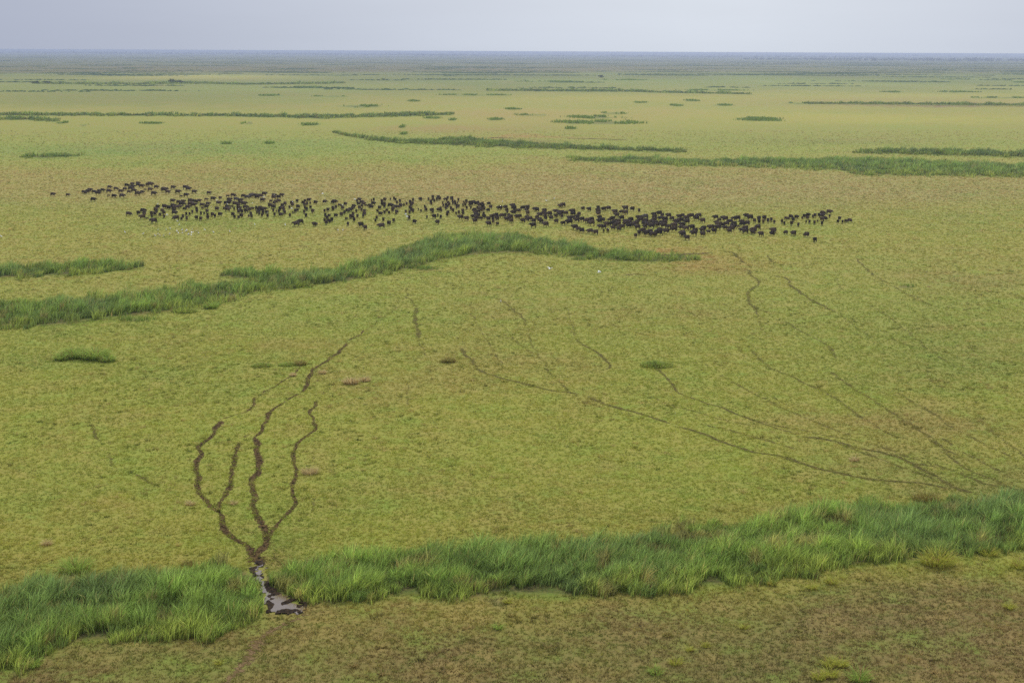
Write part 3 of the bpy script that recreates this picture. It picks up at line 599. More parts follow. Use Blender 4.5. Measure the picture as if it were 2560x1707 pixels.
# ---------------------------------------------------------------- single tussocks one can tell apart (2560 px frame)
TUS = [ # x, y, size m, kind, label
 (1929,1462,.8,'y','yellow-green spiky tussock standing apart, just below the near reed belt'),
 (2030,1472,.9,'y','pair-tipped yellow tussock on bare brown ground, below the reed belt'),
 (2079,1459,1.0,'y','upright yellow-green tussock between the spiky pair and the reed belt'),
 (1832,1453,1.0,'g','rounded leafy tussock touching the lower edge of the reed belt'),
 (1671,1590,.8,'d','straw-topped tussock with dark base alone in brown meadow'),
 (1860,1571,.6,'y','tiny upright green shoot beside a reddish bare spot'),
 (1724,1627,.6,'y','sprawling thin yellow shoot near a reddish bare spot'),
 (1765,1617,.6,'y','narrow erect green shoot just right of the sprawling one'),
 (1689,1660,.9,'y','neat yellow fan-shaped tussock near the lower edge, above a straggling one'),
 (1640,1684,1.0,'g','straggling green tussock at the lower edge, right of centre'),
 (2079,1664,1.2,'y','tall bright tussock, topmost of the cluster at the lower edge'),
 (2076,1690,1.1,'y','bright tussock in the middle of the cluster at the lower edge'),
 (2046,1697,1.0,'y','low yellow tussock, leftmost of the cluster at the lower edge'),
 (2104,1665,.9,'y','dark-based tussock right beside the topmost bright one of the cluster'),
 (2149,1700,1.5,'g','broad green tussock, rightmost of the cluster at the lower edge'),
 (1270,1507,.7,'y','small golden tussock below the dark notch in the reed belt'),
 (1247,1571,.8,'g','pale green straggly tussock far below the dark reed notch'),
 (2524,1522,.8,'y','golden tussock standing alone near the right edge'),
 (2546,1419,1.3,'y','yellow leafy tussock against the right edge under the reeds'),
 (2473,1388,1.4,'y','yellowish tussock in front of the reeds, second from the right edge'),
 (2346,1412,2.8,'y','largest bushy yellow-green tussock bulging from the reed belt, right side'),
 (2172,1450,.7,'d','small dark tussock on bare soil right of the upright yellow one'),
 (2314,1250,2.6,'d','brownish bushy tussock on the meadow above the reed belt, right side'),
 (1955,1289,2.2,'d','dull brown tussock just above the upper reed edge, right of centre'),
 (189,1428,2.6,'g','big green bush-like tussock above the reeds at lower left'),
 (472,1411,1.2,'d','dark reddish tussock on the upper reed edge left of the pool'),
 (546,1660,.6,'y','tiny tussock left of the reddish path'),
 (82,1666,1.2,'g','bright leafy tussock at the lower left corner'),
 (154,900,1.9,'g','leftmost green bush of the isolated pair in the left meadow'),
 (188,894,3.3,'g','tall dark green dome, second from left in the isolated bush pair'),
 (240,898,3.5,'g','round green bush right of the tall dark dome'),
 (270,904,1.9,'g','low green bush at the right end of the isolated bush group'),
 (655,915,3.0,'f','flat green tussock left of the fading trail in the left meadow'),
 (720,913,2.8,'f','low green tussock touching the dark brown one by the trail'),
 (751,912,1.7,'d','dark brown tussock at the top of the fading left trail'),
 (527,771,2.2,'g','small dark green tussock right of the pale one, below the middle reeds'),
 (463,780,4.0,'f','pale green spreading tussock below the middle reed belt'),
 (775,1184,1.6,'s','largest pale straw mound right of the four main trails'),
 (877,959,1.9,'s','wide pinkish straw mound in the meadow above the trails'),
 (913,953,1.3,'s','small pale straw mound right of the wide pinkish one'),
 (732,940,.9,'s','small straw mound beside the broken left trail'),
 (806,934,1.0,'s','green-straw mound just right of the centre trail'),
 (584,1261,.7,'s','little pinkish straw tuft between the left trails near their junction'),
 (476,1262,.9,'s','flat pinkish straw tuft left of the leftmost trail'),
 (1121,905,2.0,'d','scruffy dark tussock in the open meadow, left of the long diagonal trail'),
 (1641,915,4.6,'f','dark flat clump at the start of the right-hand trails'),
 (117,1362,.9,'s','straw mound in the grass above the lower left reeds'),
 (2136,1152,1.0,'s','small orange straw mound in the meadow at right'),
]
_K = {'y': ((128,136,60),(148,150,74)), 'g': ((108,132,66),(132,150,80)), 'd': ((104,106,58),(130,122,76)), 's': ((156,142,96),(172,156,112)), 'f': ((108,126,62),(128,142,74))}
for px, py, sz, kd, lab in TUS:
    g = at(px, py); n = int(110 * sz ** 1.6 + 50); aa_ = rng.uniform(0, 6.283, n); rad = sz * .5 * rng.random(n) ** .65
    P = np.stack([np.cos(aa_) * rad * 1.15, np.sin(aa_) * rad * .9], -1)
    tall = {'y': .85, 'g': .85, 'd': .6, 's': .75, 'f': .26}[kd]
    h = sz ** .8 * tall * (1.05 - .55 * rad / (sz * .5)) * rng.uniform(.4, 1.25, n)
    c = (lin(_K[kd][0]) + (lin(_K[kd][1]) - lin(_K[kd][0])) * rng.random(n)[:, None]) / (K_LIGHT * .6) * (np.array([1, .97, .95]) if kd == 's' else np.array([1.06, 1, .72]))
    k = rng.random(n) < .12; c[k] = alb((150, 120, 80)) * 1.1
    D = g[1]; w = .045 if D < 180 else .08
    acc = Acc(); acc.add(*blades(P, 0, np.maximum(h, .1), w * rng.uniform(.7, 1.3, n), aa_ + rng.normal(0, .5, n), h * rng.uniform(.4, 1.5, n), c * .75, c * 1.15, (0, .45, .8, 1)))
    o = link('grass_tussock', acc.build('grass_tussock', M_GRASS)); o.location = (g[0], g[1], 0); tag(o, lab, 'tussock')

# ---------------------------------------------------------------- skinned bodies (one continuous surface each)
def skin(name, verts, edges, mat, sub=1, root=0):
    """verts: (x, y, z, rx, ry)"""
    me = bpy.data.meshes.new(name + '_cage'); me.from_pydata([v[:3] for v in verts], edges, [])
    o = bpy.data.objects.new(name + '_cage', me); C.objects.link(o)
    o.modifiers.new('skin', 'SKIN'); o.modifiers[0].use_smooth_shade = True
    if not me.skin_vertices: me.attributes  # layer is made with the modifier
    bpy.context.view_layer.objects.active = o
    if not me.skin_vertices:
        bpy.ops.mesh.customdata_skin_add()
    sv = me.skin_vertices[0].data
    for i, v in enumerate(verts): sv[i].radius = (v[3], v[4]); sv[i].use_root = (i == root)
    if sub: m = o.modifiers.new('sub', 'SUBSURF'); m.levels = sub; m.render_levels = sub
    dg = bpy.context.evaluated_depsgraph_get(); res = bpy.data.meshes.new_from_object(o.evaluated_get(dg))
    res.name = name; bpy.data.objects.remove(o); bpy.data.meshes.remove(me)
    res.materials.clear(); res.materials.append(mat)
    return res
def hide_material():
    m, t, o = mat_new('buffalo_hide')
    oi = N(t, 'ShaderNodeObjectInfo'); g = N(t, 'ShaderNodeTexCoord').outputs['Object']
    n1 = noise_node(t, g, 3.2, 3, .6)
    c = mixc(t, rng_node(t, n1, .3, .7, .0, .6), oi.outputs['Color'], (.110, .078, .056))
    p = N(t, 'ShaderNodeBsdfPrincipled'); L(c, p.inputs['Base Color']); p.inputs['Roughness'].default_value = .7; p.inputs['Specular IOR Level'].default_value = .08
    L(p.outputs[0], o.inputs[0]); return m
M_HIDE = hide_material(); M_HORN = mat_simple('horn', (.03, .027, .023), .5, .3)
def buffalo_mesh(name, step=(.0, .0, .0, .0), head=0.0, turn=0.0, calf=False, mat=None):
    k = .86 if calf else 1.0
    T = 1.16 if not calf else 1.05                                # deep trunk
    V = [(-.38, 0, 1.00, .38 * k, .44 * k * T), (-.72, 0, 1.06, .36 * k, .40 * k * T), (-.92, 0, 1.0, .22 * k, .28 * k * T),
         (-.03, 0, 1.00, .39 * k, .46 * k * T), (.28, 0, 1.08, .36 * k, .46 * k * T), (.54, 0, 1.10 + .25 * head, .25 * k, .34 * k)]
    hx, hz = .74, 1.10 + .75 * head
    V += [(hx, .5 * turn, hz, .17, .19), (hx + .24, turn * .8, hz - .15 + .1 * head, .125, .14), (hx + .40, turn, hz - .27 + .12 * head, .09, .095)]
    E = [(0, 1), (1, 2), (0, 3), (3, 4), (4, 5), (5, 6), (6, 7), (7, 8)]
    for s in (-1, 1):                                             # ears hang to the side
        V.append((hx - .06, s * .34 + .5 * turn, hz + .0, .05, .07)); E.append((6, len(V) - 1))
    legs = [(1, -.74, .20, step[0], True), (1, -.74, -.20, step[1], True), (4, .32, .19, step[2], False), (4, .32, -.19, step[3], False)]
    for r, x, y, d, hind in legs:
        b = len(V)
        V += [(x - .02 + d * .3, y, .70, .15 * k, .19 * k), (x + (-.10 if hind else .02) + d * .6, y, .38, .07, .08), (x + (-.04 if hind else 0) + d, y, .14, .05, .055), (x + .03 + d, y, .035, .065, .075)]
        E += [(r, b), (b, b + 1), (b + 1, b + 2), (b + 2, b + 3)]
    b = len(V); V += [(-1.04, 0, .92, .045, .045), (-1.12, .03, .62, .025, .025), (-1.14, .04, .40, .04, .04)]; E += [(2, b), (b, b + 1), (b + 1, b + 2)]
    me = skin(name, V, E, mat or M_HIDE)
    H = [(hx + .02, .5 * turn, hz + .15, .07, .09)]; EH = []
    for s in (-1, 1):
        b = len(H); H += [(hx + .02, .5 * turn + s * .14, hz + .16, .07, .08), (hx - .04, .5 * turn + s * .34, hz + .04, .05, .05), (hx - .05, .5 * turn + s * .46, hz + .12, .035, .035), (hx - .02, .5 * turn + s * .42, hz + .28, .016, .016)]
        EH += [(0, b), (b, b + 1), (b + 1, b + 2), (b + 2, b + 3)]
    return me, (None if calf else skin(name + '_horns', H, EH, M_HORN, 1))
KINDS = [buffalo_mesh('buffalo_walking', (.24, -.22, -.20, .24)), buffalo_mesh('buffalo_striding', (-.24, .20, .22, -.18), -.15, .05),
         buffalo_mesh('buffalo_standing', (.04, -.05, .02, -.04), .12, -.08), buffalo_mesh('buffalo_head_low', (.15, -.12, -.08, .18), -.55),
         buffalo_mesh('buffalo_turning', (-.10, .16, .10, -.12), .02, .22)]
CALF = buffalo_mesh('buffalo_calf', (.14, -.14, -.12, .14), .06, 0, True)
HERD = """
100 430 5.88|195 325 0 1.05;415 335 0 .85;790 400 0 1.1
400 450 5.88|270 170 0 1.2;380 105 0 1.2;425 125 0 1.2;510 170 0 1.1;390 218 5 1.1;315 238 0 .6;725 188 5 1
200 440 9.8|100 385 5 .9;140 408 0 .8;250 340 8 1.1;200 368 5 1;355 385 0 1;455 415 15 1.15;480 365 0 .9;565 345 0 1;735 270 0 1;720 365 0 1.15;710 482 0 .6;845 485 0 1.05;1045 478 0 1.2;890 305 0 1;1010 370 10 1.1;1105 315 0 .9;1160 225 0 1.1;1290 195 0 1;1430 175 0 1;1430 215 10 .9;1520 240 0 1.2;1300 255 0 1.1;1250 300 5 1.1;1210 385 0 .9;1330 350 0 1.1;1430 420 10 1.25;1530 390 5 .9;1600 335 0 .6;1730 325 0 1.1;1735 195 0 1.4;1670 205 10 1;1880 265 0 1.05;1820 420 0 1.2;2080 330 5 1.5;2160 385 15 1.1;2290 275 0 1.1
300 490 9.8|225 430 20 1.1;455 405 60 1;580 350 10 1.1;600 400 60 1;595 455 60 .9;535 505 170 1.1;660 545 180 .5;810 600 172 1.25;775 420 80 1.1;780 490 85 .9;860 430 70 1;930 260 45 1;880 320 60 1.1;900 370 70 1;985 450 70 .8;1040 350 60 .9;1080 400 60 1;1080 500 95 .8;1100 250 50 1.15;1205 280 50 1.1;1310 235 10 1.1;1340 280 20 1.1;1330 340 60 1;1420 265 10 1;1480 255 20 .9;1345 405 10 1.1;1360 530 175 1.2;1300 115 0 1.05;1450 145 30 1.1;1560 130 15 1;1520 190 10 1.1;1580 190 0 .8;1740 110 10 1.2;1860 130 10 1.1;1950 110 10 .9;1740 190 15 1.2;1810 210 10 1.2;1670 265 20 1.1;1590 310 30 .8;1880 310 75 1;1890 360 85 1;1775 380 80 .85;1625 435 85 .95;1705 435 90 .85;1545 490 85 .9;1510 550 80 .8;1635 540 95 1;1870 525 110 1;1985 550 70 1;1985 420 80 .9;2065 420 85 .7;2145 460 90 .9;2145 515 95 1;2140 365 60 .95;2020 215 5 1.05;2025 290 60 .7;2130 255 40 1;2165 185 5 .95;2120 85 0 .75;2290 60 0 1.1;2270 445 70 1;2330 480 90 .9
540 480 9.8|110 140 50 .85;80 265 0 1.1;30 405 50 1;110 540 45 1;295 100 0 .7;430 75 5 1.1;335 185 5 1.1;340 225 10 .9;250 265 40 1;310 260 30 1;500 170 20 1.05 g;610 200 20 1.1;620 250 30 1.1;700 280 10 1.2;480 285 0 1.2;560 320 60 .9;545 370 70 1;600 395 70 1;570 430 60 1;740 365 10 1.1;280 360 40 1;385 360 20 .7;220 400 30 .8;300 420 30 1.15;445 410 90 .8;560 480 70 .9;640 470 70 1;740 450 60 1.15;830 420 60 1;895 400 20 .8;420 540 60 1;460 605 80 .85;550 615 85 .9;630 570 60 1.05;805 585 80 .7;855 530 90 1;870 590 85 1;680 95 10 1;785 120 20 1.1 g;865 85 20 1.1 g;900 70 10 1.1;1010 85 10 1.1;1025 115 20 1.1;1095 85 10 1;1195 40 5 1.15;1150 190 25 1.1;1430 75 10 1;1430 130 20 1.1;1540 115 45 1;1620 75 30 1.05;1350 225 50 .75;1435 260 60 .9;1480 235 50 .95;1540 210 30 .9;1325 320 70 1.15;1385 350 75 1.1;1435 355 70 1;990 385 80 1;1095 385 50 1.05;1020 410 80 .8;1200 410 20 1;1150 430 30 .9;1060 450 80 1;1005 490 80 .8;1060 525 85 .8;1130 555 90 .95;1160 490 80 1;1250 490 60 .9;1265 580 85 1;1400 440 100 .85;1480 465 90 .6;1435 545 85 .95;1540 465 85 .95;1560 405 80 1;1600 390 60 1;1630 325 60 1;1700 280 55 1;1650 375 50 .8;1665 440 80 1;1690 490 80 1;1600 550 40 1;1800 370 85 .9;1810 565 90 .9;1885 500 85 .6;1860 260 60 1;1880 310 70 1;1995 215 60 .9;1940 455 95 1;2005 440 70 .8;2015 350 50 1;2140 255 60 .9;2190 215 60 .9;2285 190 40 1;2235 280 80 .9;2310 270 80 .7;2180 300 60 .9;2180 380 85 .95;2225 410 80 1;2165 480 80 .9;2200 565 105 .9;2320 370 70 .9;1950 770 170 1.2;2050 720 172 1.2
780 480 9.8|25 460 70 1.05;95 250 40 1;325 235 30 1;565 235 30 1.2;510 245 20 .8;310 455 85 .85;395 430 70 1;520 385 65 1;520 410 70 .9;590 360 75 .9;685 320 20 .8;825 290 50 1;755 380 70 1;800 490 75 .9;725 540 70 1;590 570 50 .9;425 575 50 .8;325 565 100 1;370 620 100 1;310 690 85 .95;350 740 85 1.05;405 700 85 .9;440 705 80 .8;485 670 95 1;45 780 120 1;105 785 60 .85;880 775 85 .95;845 655 50 .7;945 590 80 1.1;1010 530 70 .95;1010 600 70 .9;1035 665 80 1;1115 585 85 .9;1090 460 80 .8;885 450 50 1.05;945 425 50 1;1000 390 60 1;1030 345 50 1;1165 180 30 1;1105 215 70 .8;1145 280 60 .9;1235 245 40 1;1275 285 30 .9;1230 335 60 .8;1165 375 70 1;1215 435 80 1;1340 335 30 .7;1290 460 70 .95;1290 530 60 1;1255 575 90 .9;1190 790 140 1.15;1295 860 120 1.1;1460 205 90 .7;1515 185 85 .9;1515 275 40 1;1430 330 60 1;1465 360 40 .9;1715 220 80 1;1790 180 60 .95;1720 285 80 1;1785 285 70 .9;1775 340 85 1;1660 380 60 1;1610 460 70 .8;1685 525 50 1;1775 490 95 .9;1840 445 60 .8;1885 500 110 .8;1585 625 100 .9;1555 695 90 .8;1750 665 75 .9;1685 820 178 1.25;1895 755 55 1.1;2005 690 80 .95;1920 175 90 .7;2010 155 95 .9;2045 185 90 .9;2155 210 80 .95;2080 255 80 1;1940 325 10 1.2;2060 360 30 1;2120 360 20 .9;2180 320 60 1;1990 400 60 1;1975 440 80 1;2080 480 70 1;2055 515 80 .7;2255 315 70 .7;2320 280 80 .85;2300 475 80 .8
1020 480 9.8|125 195 90 1;55 235 80 1;80 305 80 1;120 275 80 .9;40 375 80 1;85 415 80 1;125 450 85 1;40 490 80 .85;25 620 95 1.1;170 720 60 1;300 170 120 .95;255 425 90 .65;320 460 85 .75;430 395 90 1;455 430 90 .8;410 350 90 .8;500 170 100 .75;605 120 110 1.05;605 165 100 .9;645 210 85 .85;555 230 100 1;575 275 90 .8;705 165 100 .85;740 125 110 1.1;775 155 110 1;900 175 150 .8;975 140 70 .9;955 185 90 .85;1065 145 120 1;1090 200 95 .8;1235 190 90 .9;850 260 90 .65;865 325 95 .9;930 310 90 1;980 260 110 .9;1005 295 110 1;930 385 85 .9;965 350 90 1;580 440 130 1.05;600 485 110 .8;745 430 150 1;800 400 90 .9;820 450 90 .8;1050 395 95 1;1100 440 105 1;1100 265 85 .9;1150 235 90 .9;1160 290 95 1;1215 265 90 .7;1195 335 95 .9;1235 345 100 .9;1190 375 90 .8;1365 245 90 .7;1345 315 95 .75;1425 220 100 .95;1405 300 80 .95;1515 255 115 1;1550 285 115 1;1505 310 90 .8;1600 245 130 1;1660 275 140 1.1;1710 255 120 .9;1740 305 120 1;1440 380 90 .9;1540 380 85 .8;1815 290 110 1.1;1845 330 105 1;1810 350 100 .9;1865 400 95 1;1975 280 130 .9;2020 360 115 1;1955 440 130 .9;1705 380 95 .8;1755 400 130 1;1790 430 120 1;1620 435 140 1.1;1630 485 130 1;1715 475 140 .9;1660 530 130 1.1;1710 560 120 1.1;1590 595 140 1;1670 620 125 1.1;1630 690 130 1.15;1780 640 150 .8;1850 530 95 1;1860 590 120 1;1960 650 130 1.1;1965 765 140 1.15;2185 770 120 .85;2085 705 95 1;2090 665 80 1;2050 590 150 1;2110 565 130 .9;2160 555 125 1;2165 620 120 1.1;2190 640 110 .9;1340 455 110 1;1350 510 105 .95;1250 490 85 .9;1180 520 95 .8;1275 610 140 1.15;1425 640 130 1.1;960 550 90 .9;970 500 110 1;465 610 90 .75;635 590 130 1.05;730 565 90 .75;805 600 80 .9;715 730 120 1.05
1240 500 9.8|70 185 150 1.1;120 180 110 .9;225 170 150 1.05;260 240 120 1;275 290 100 .8;400 135 150 1.2;440 180 130 1.1;450 235 110 .9;480 265 110 .8;410 300 140 1.1;555 255 130 1;650 185 150 1.1;765 170 150 1.15;745 230 130 .9;770 310 120 1.05;940 215 160 1;995 230 140 1.1;130 375 150 1.1;225 365 100 .9;310 365 110 .9;350 405 130 1.1;245 460 140 1;310 440 130 1;365 500 130 1.1;515 400 150 1.1;580 390 130 .9;650 495 150 1.1;750 420 130 1;815 450 160 1.1;770 470 150 .8;920 500 130 1.05;895 610 172 1.2;1000 410 120 1;1060 480 150 1.15;1100 510 150 1;1200 585 160 1.25;1060 350 140 1.1;1180 250 140 1.05;1160 305 150 1.1;1190 340 150 .9;1195 385 110 1;1215 440 110 1;1300 320 140 1.1;1330 330 130 .9;1340 430 150 1.05;1450 270 140 1.05;1520 290 150 1;1460 380 120 .95;1540 320 150 1.1;1610 295 150 1;1580 340 140 1;1610 390 110 1;1700 315 150 1.1;1470 510 130 1.05;1635 560 140 1;1780 530 170 1.35;1790 430 150 1;1800 470 150 1;1860 270 165 1.25;1885 330 150 1.1;2025 335 130 1;1620 115 170 1.2;1570 140 170 1;2125 200 130 .95;1865 425 150 1.05;1990 400 140 1;1970 480 140 1.2;2100 465 150 1.1;2220 495 160 1.2;1920 655 160 1.25;2010 700 150 1;2090 735 150 1.1
1470 500 9.8|20 220 150 1.05;240 170 140 .8;235 235 150 1.1;255 265 150 1;250 325 130 1;375 215 140 1.1;490 195 150 1.15;905 190 155 1.25;1080 210 145 1.15;1250 250 100 .95;650 280 160 1.15;695 360 150 1.15;810 285 165 1;915 295 150 1.15;815 430 160 1.1;280 425 150 1.05;355 480 145 1.05;265 505 155 1.1;85 460 150 1;75 555 160 1.3;20 500 160 1;515 480 155 .8;590 450 145 1.2;640 510 150 1.1;735 505 160 1;440 580 150 1.1;600 560 150 1.1;510 580 150 .8;740 575 150 1.1;655 610 150 1.1;695 555 150 1;290 645 160 1.1;385 645 140 1;385 755 95 .7;480 735 110 .9;600 675 140 1;745 700 130 1;825 645 160 1.1;35 755 165 1.15;180 780 150 1.1;925 530 160 1.3;1010 550 155 1.1;900 570 150 1;990 620 150 1;1045 475 150 1.15;1240 430 160 1.2;1290 465 155 1.1;1385 400 165 1.3 g;1400 500 160 1.2;1200 520 150 .9;1170 560 155 1.15;1100 600 165 1.1;1200 655 155 1.15;1380 560 150 1.2;1450 590 155 1.2;1390 640 140 .9;1545 620 155 1.3;1245 790 110 1;1160 865 110 .95;1330 740 165 1.2;1430 800 170 1.3;1500 770 165 1.2;1580 830 165 1.1;1630 840 150 .8;1720 780 165 1.35;1740 725 160 1.1;1895 750 165 1.25;1610 350 150 1.1;1625 400 150 1;1735 315 160 1.2;1810 360 150 .9;1960 375 160 1.15;2050 445 150 1;1770 440 165 1.1;1870 465 165 1.3;1610 470 160 1.1;1560 520 165 1.1;1640 560 155 1.2;1690 600 150 1;1790 545 165 1.1;1870 540 160 1.1;1840 610 165 1.3;1970 640 160 1.05;2090 700 160 1.3;2100 610 170 1.2;2220 395 160 1.05;2250 480 155 1.1;2145 520 165 1.2;2190 500 160 1
1700 520 9.046|50 165 150 1;135 215 150 1.15;245 170 165 1.2;365 220 150 1.25;410 165 170 1.15;505 275 160 1.15;20 265 160 1.1;145 300 160 1.25;40 370 160 1.2;20 430 160 1.1;125 450 165 1.1;260 425 155 1.2;345 495 150 1;300 555 160 1.3;505 580 145 1.15;145 660 160 1.1;40 560 165 1.2;60 590 160 1.1;520 450 160 1.1;490 490 165 1;685 430 165 1.25;635 530 140 .8;765 505 150 1.1;845 430 165 1.2;795 205 165 1.1;885 265 155 .85;960 210 165 .9;1010 235 160 1.3;1120 300 170 1.1;1050 345 165 1;820 325 165 1;870 360 165 1.2;950 375 160 1;1190 230 165 .8;1280 225 170 1.3;1210 350 165 1.1;1200 410 160 1.1;1310 415 150 .6;1010 440 165 1;1150 455 165 1.2;1110 510 150 1;1390 310 165 1.1;1400 350 160 1.1;1500 335 160 1.2;1465 445 165 1.1;1380 490 165 1;1460 515 165 1.2;1490 170 160 1.15;1570 205 165 1.3;1680 280 110 1;1780 225 110 1.1;1790 300 100 1.1;1900 215 120 1.2;1885 300 90 .9;1990 275 85 1.1;2065 255 80 1;2135 305 85 .8;1745 425 165 1.2;1650 490 165 1.3;1640 540 150 1;1820 580 150 1.15;2100 495 165 1.2;2080 565 150 1.1;2305 295 95 .95
1800 480 5.88|945 455 95 .8;980 385 30 .9;1045 360 50 1.05;1130 365 40 1;1080 400 70 1;1055 455 80 1.05;1150 475 90 .9;1240 350 70 1;1300 335 50 1;1290 375 70 1;1210 375 80 .7;1265 440 85 .7;1315 435 90 .9;1400 340 70 1;1365 355 80 .8;1390 445 85 .9;1435 425 90 .6;1460 335 70 .9;1500 345 30 1.1;1515 305 10 1.1;1505 395 60 1;1550 385 50 1;1500 455 85 1;1615 290 10 1.2;1610 350 80 .8;1760 385 60 .9;1735 430 70 .8;1800 435 85 .8;1855 425 50 .8;1910 415 40 1;960 590 130 .9;1075 600 150 1.15;1265 620 150 1.15;1390 695 110 1
"""
beasts = []
for row in HERD.strip().split('\n'):
    hd, body = row.split('|'); ox, oy, sc = map(float, hd.split())
    for it in body.split(';'):
        p = it.split(); s = float(p[3]); px = ox + float(p[0]) / sc; py = oy + float(p[1]) / sc
        beasts.append([px, py, float(p[2]), s, len(p) > 4])
rb = random.Random(4)
def section(px, py):
    if px < 500 and py < 501 and not (px > 440 and py > 497): return 'detached far-left group'
    for lim, nm in ((440, "herd's left tip"), (560, 'knot above egret flock'), (690, 'cluster with grey buffaloes'), (800, 'knots right of grey buffaloes'),
                    (930, 'loose group left of centre'), (1060, 'group left of reed hump'), (1150, 'group above reed hump start'), (1306, 'group above reed hump'),
                    (1440, 'group right of reed hump'), (1600, 'group left of reed tip'), (1740, 'dense group above reed tip'), (1880, 'group right of reed tip'), (1985, 'knot before last cluster')):
        if px < lim: return nm
    return 'last far-right cluster'
ORD = ['first','second','third','fourth','fifth','sixth','seventh','eighth','ninth','tenth','eleventh','twelfth','thirteenth','fourteenth','fifteenth','sixteenth','seventeenth','eighteenth','nineteenth','twentieth','twenty-first','twenty-second','twenty-third','twenty-fourth','twenty-fifth','twenty-sixth']
secs = {}
for i, b in enumerate(beasts): secs.setdefault(section(b[0], b[1]), []).append(i)
place = {}
for nm, ids in secs.items():
    ids.sort(key=lambda i: beasts[i][1]); n = len(ids); nr_ = 1 if n < 8 else 2 if n < 20 else 3 if n < 34 else 4
    rn = {1: ['row'], 2: ['far row', 'near row'], 3: ['far row', 'middle row', 'near row'], 4: ['farthest row', 'second row', 'third row', 'nearest row']}[nr_]
    for k in range(nr_):
        part = sorted(ids[k * n // nr_:(k + 1) * n // nr_], key=lambda i: beasts[i][0])
        for j, i in enumerate(part): place[i] = f"{ORD[j]} from left, {rn[k]}, {nm}"
def facing(h): return 'walking right' if h < 36 else 'heading away right' if h < 75 else 'seen from behind' if h < 106 else 'heading away left' if h < 148 else 'walking left'
items = []
for i, (px, py, h, s, grey) in enumerate(beasts):
    g = at(px, py, .80 * s); D = math.hypot(*g)
    # stored heading is as seen; 0 = right, 90 = away.  The turn is about the vertical.
    rz = R(h + rb.uniform(-7, 7)) + (0 if 15 < h < 170 else 0) - math.atan2(g[0], g[1]) * (1 if h > 0 else 1)
    if 140 < h < 169: rz -= R(13)
    calf = s < .78
    km = CALF if calf else KINDS[rb.choice([0, 0, 1, 1, 2, 3, 4])]
    tone = (.13, .115, .10) if grey else rb.choice([(.080, .055, .040), (.090, .062, .044), (.055, .040, .030), (.125, .082, .056), (.032, .025, .020), (.100, .068, .048)])
    shade = 'grey' if grey else 'brown' if tone[0] > .085 else 'black'
    sc = s * (.90 if not calf else .98)
    items.append((s / D, i, g, rz, sc, km, tone, shade, calf, h))
items.sort(key=lambda t: -t[0])
for q_, i, g, rz, sc, km, tone, shade, calf, h in items[:300]:
    o = bpy.data.objects.new('buffalo', km[0]); C.objects.link(o); o.location = (g[0], g[1], 0); o.rotation_euler = (0, 0, rz); o.scale = (sc, sc, sc); o.color = (*tone, 1)
    tag(o, f"{shade} {'calf' if calf else 'buffalo'} {facing(h)}, {place[i]}", 'buffalo', 'buffaloes of the herd crossing the floodplain')
    if km[1]:
        hn = bpy.data.objects.new('horns', km[1]); C.objects.link(hn); hn.parent = o
def np_mesh(me):
    v = np.empty(len(me.vertices) * 3, np.float32); me.vertices.foreach_get('co', v); v = v.reshape(-1, 3)
    f4 = np.array([p.vertices[:] for p in me.polygons if len(p.vertices) == 4]).reshape(-1, 4); f3 = np.array([p.vertices[:] for p in me.polygons if len(p.vertices) == 3], int).reshape(-1, 3)
    return v, f4, f3
cache = {}; a = Acc()
for q_, i, g, rz, sc, km, tone, shade, calf, h in items[300:]:
    for me in km:
        if me is None: continue
        if me.name not in cache: cache[me.name] = np_mesh(me)
        v, f4, f3 = cache[me.name]; c_, s_ = math.cos(rz), math.sin(rz)
        W_ = np.stack([(v[:, 0] * c_ - v[:, 1] * s_) * sc + g[0], (v[:, 0] * s_ + v[:, 1] * c_) * sc + g[1], v[:, 2] * sc], -1)
        F = [f for f in (f4, f3) if len(f)]; a.add(W_, np.tile(tone, (len(v), 1)), F)
m, t, o_ = mat_new('buffalo_hide_massed'); vc = N(t, 'ShaderNodeVertexColor', layer_name='Col'); p = N(t, 'ShaderNodeBsdfPrincipled'); L(mixc(t, .3, vc.outputs[0], (.110, .078, .056)), p.inputs['Base Color']); p.inputs['Roughness'].default_value = .7; p.inputs['Specular IOR Level'].default_value = .08; L(p.outputs[0], o_.inputs[0])
me = a.build('buffalo_herd', m); me.polygons.foreach_set('use_smooth', np.ones(len(me.polygons), bool))
tag(link('buffalo_herd', me), 'smaller and farther buffaloes and calves packed among the rest of the herd', 'buffalo herd', kind='stuff')

# ---------------------------------------------------------------- white egrets
M_WHITE = mat_simple('white_plumage', (.88, .88, .86), .7, .2); M_BILL = mat_simple('yellow_bill', (.55, .35, .05), .5); M_LEG = mat_simple('dark_leg', (.05, .05, .04), .7)
eg_body = skin('egret_body', [(0, 0, .36, .10, .11), (-.14, 0, .32, .075, .08), (-.28, 0, .25, .03, .035), (.09, 0, .44, .06, .07), (.12, 0, .55, .035, .035), (.08, 0, .66, .03, .03), (.13, 0, .74, .042, .042)], [(0, 1), (1, 2), (0, 3), (3, 4), (4, 5), (5, 6)], M_WHITE)
eg_bill = skin('egret_bill', [(.15, 0, .74, .018, .018), (.27, 0, .71, .006, .006)], [(0, 1)], M_BILL, 1)
eg_leg = skin('egret_leg', [(0, 0, .30, .014, .014), (.01, 0, .16, .010, .010), (0, 0, .01, .010, .010), (.06, 0, .008, .008, .008)], [(0, 1), (1, 2), (2, 3)], M_LEG, 0)
fl_body = skin('egret_in_flight', [(0, 0, 0, .09, .09), (.18, 0, .02, .06, .06), (.30, 0, .03, .04, .04), (-.20, 0, 0, .05, .04), (-.36, 0, 0, .02, .02)], [(0, 1), (1, 2), (0, 3), (3, 4)], M_WHITE)
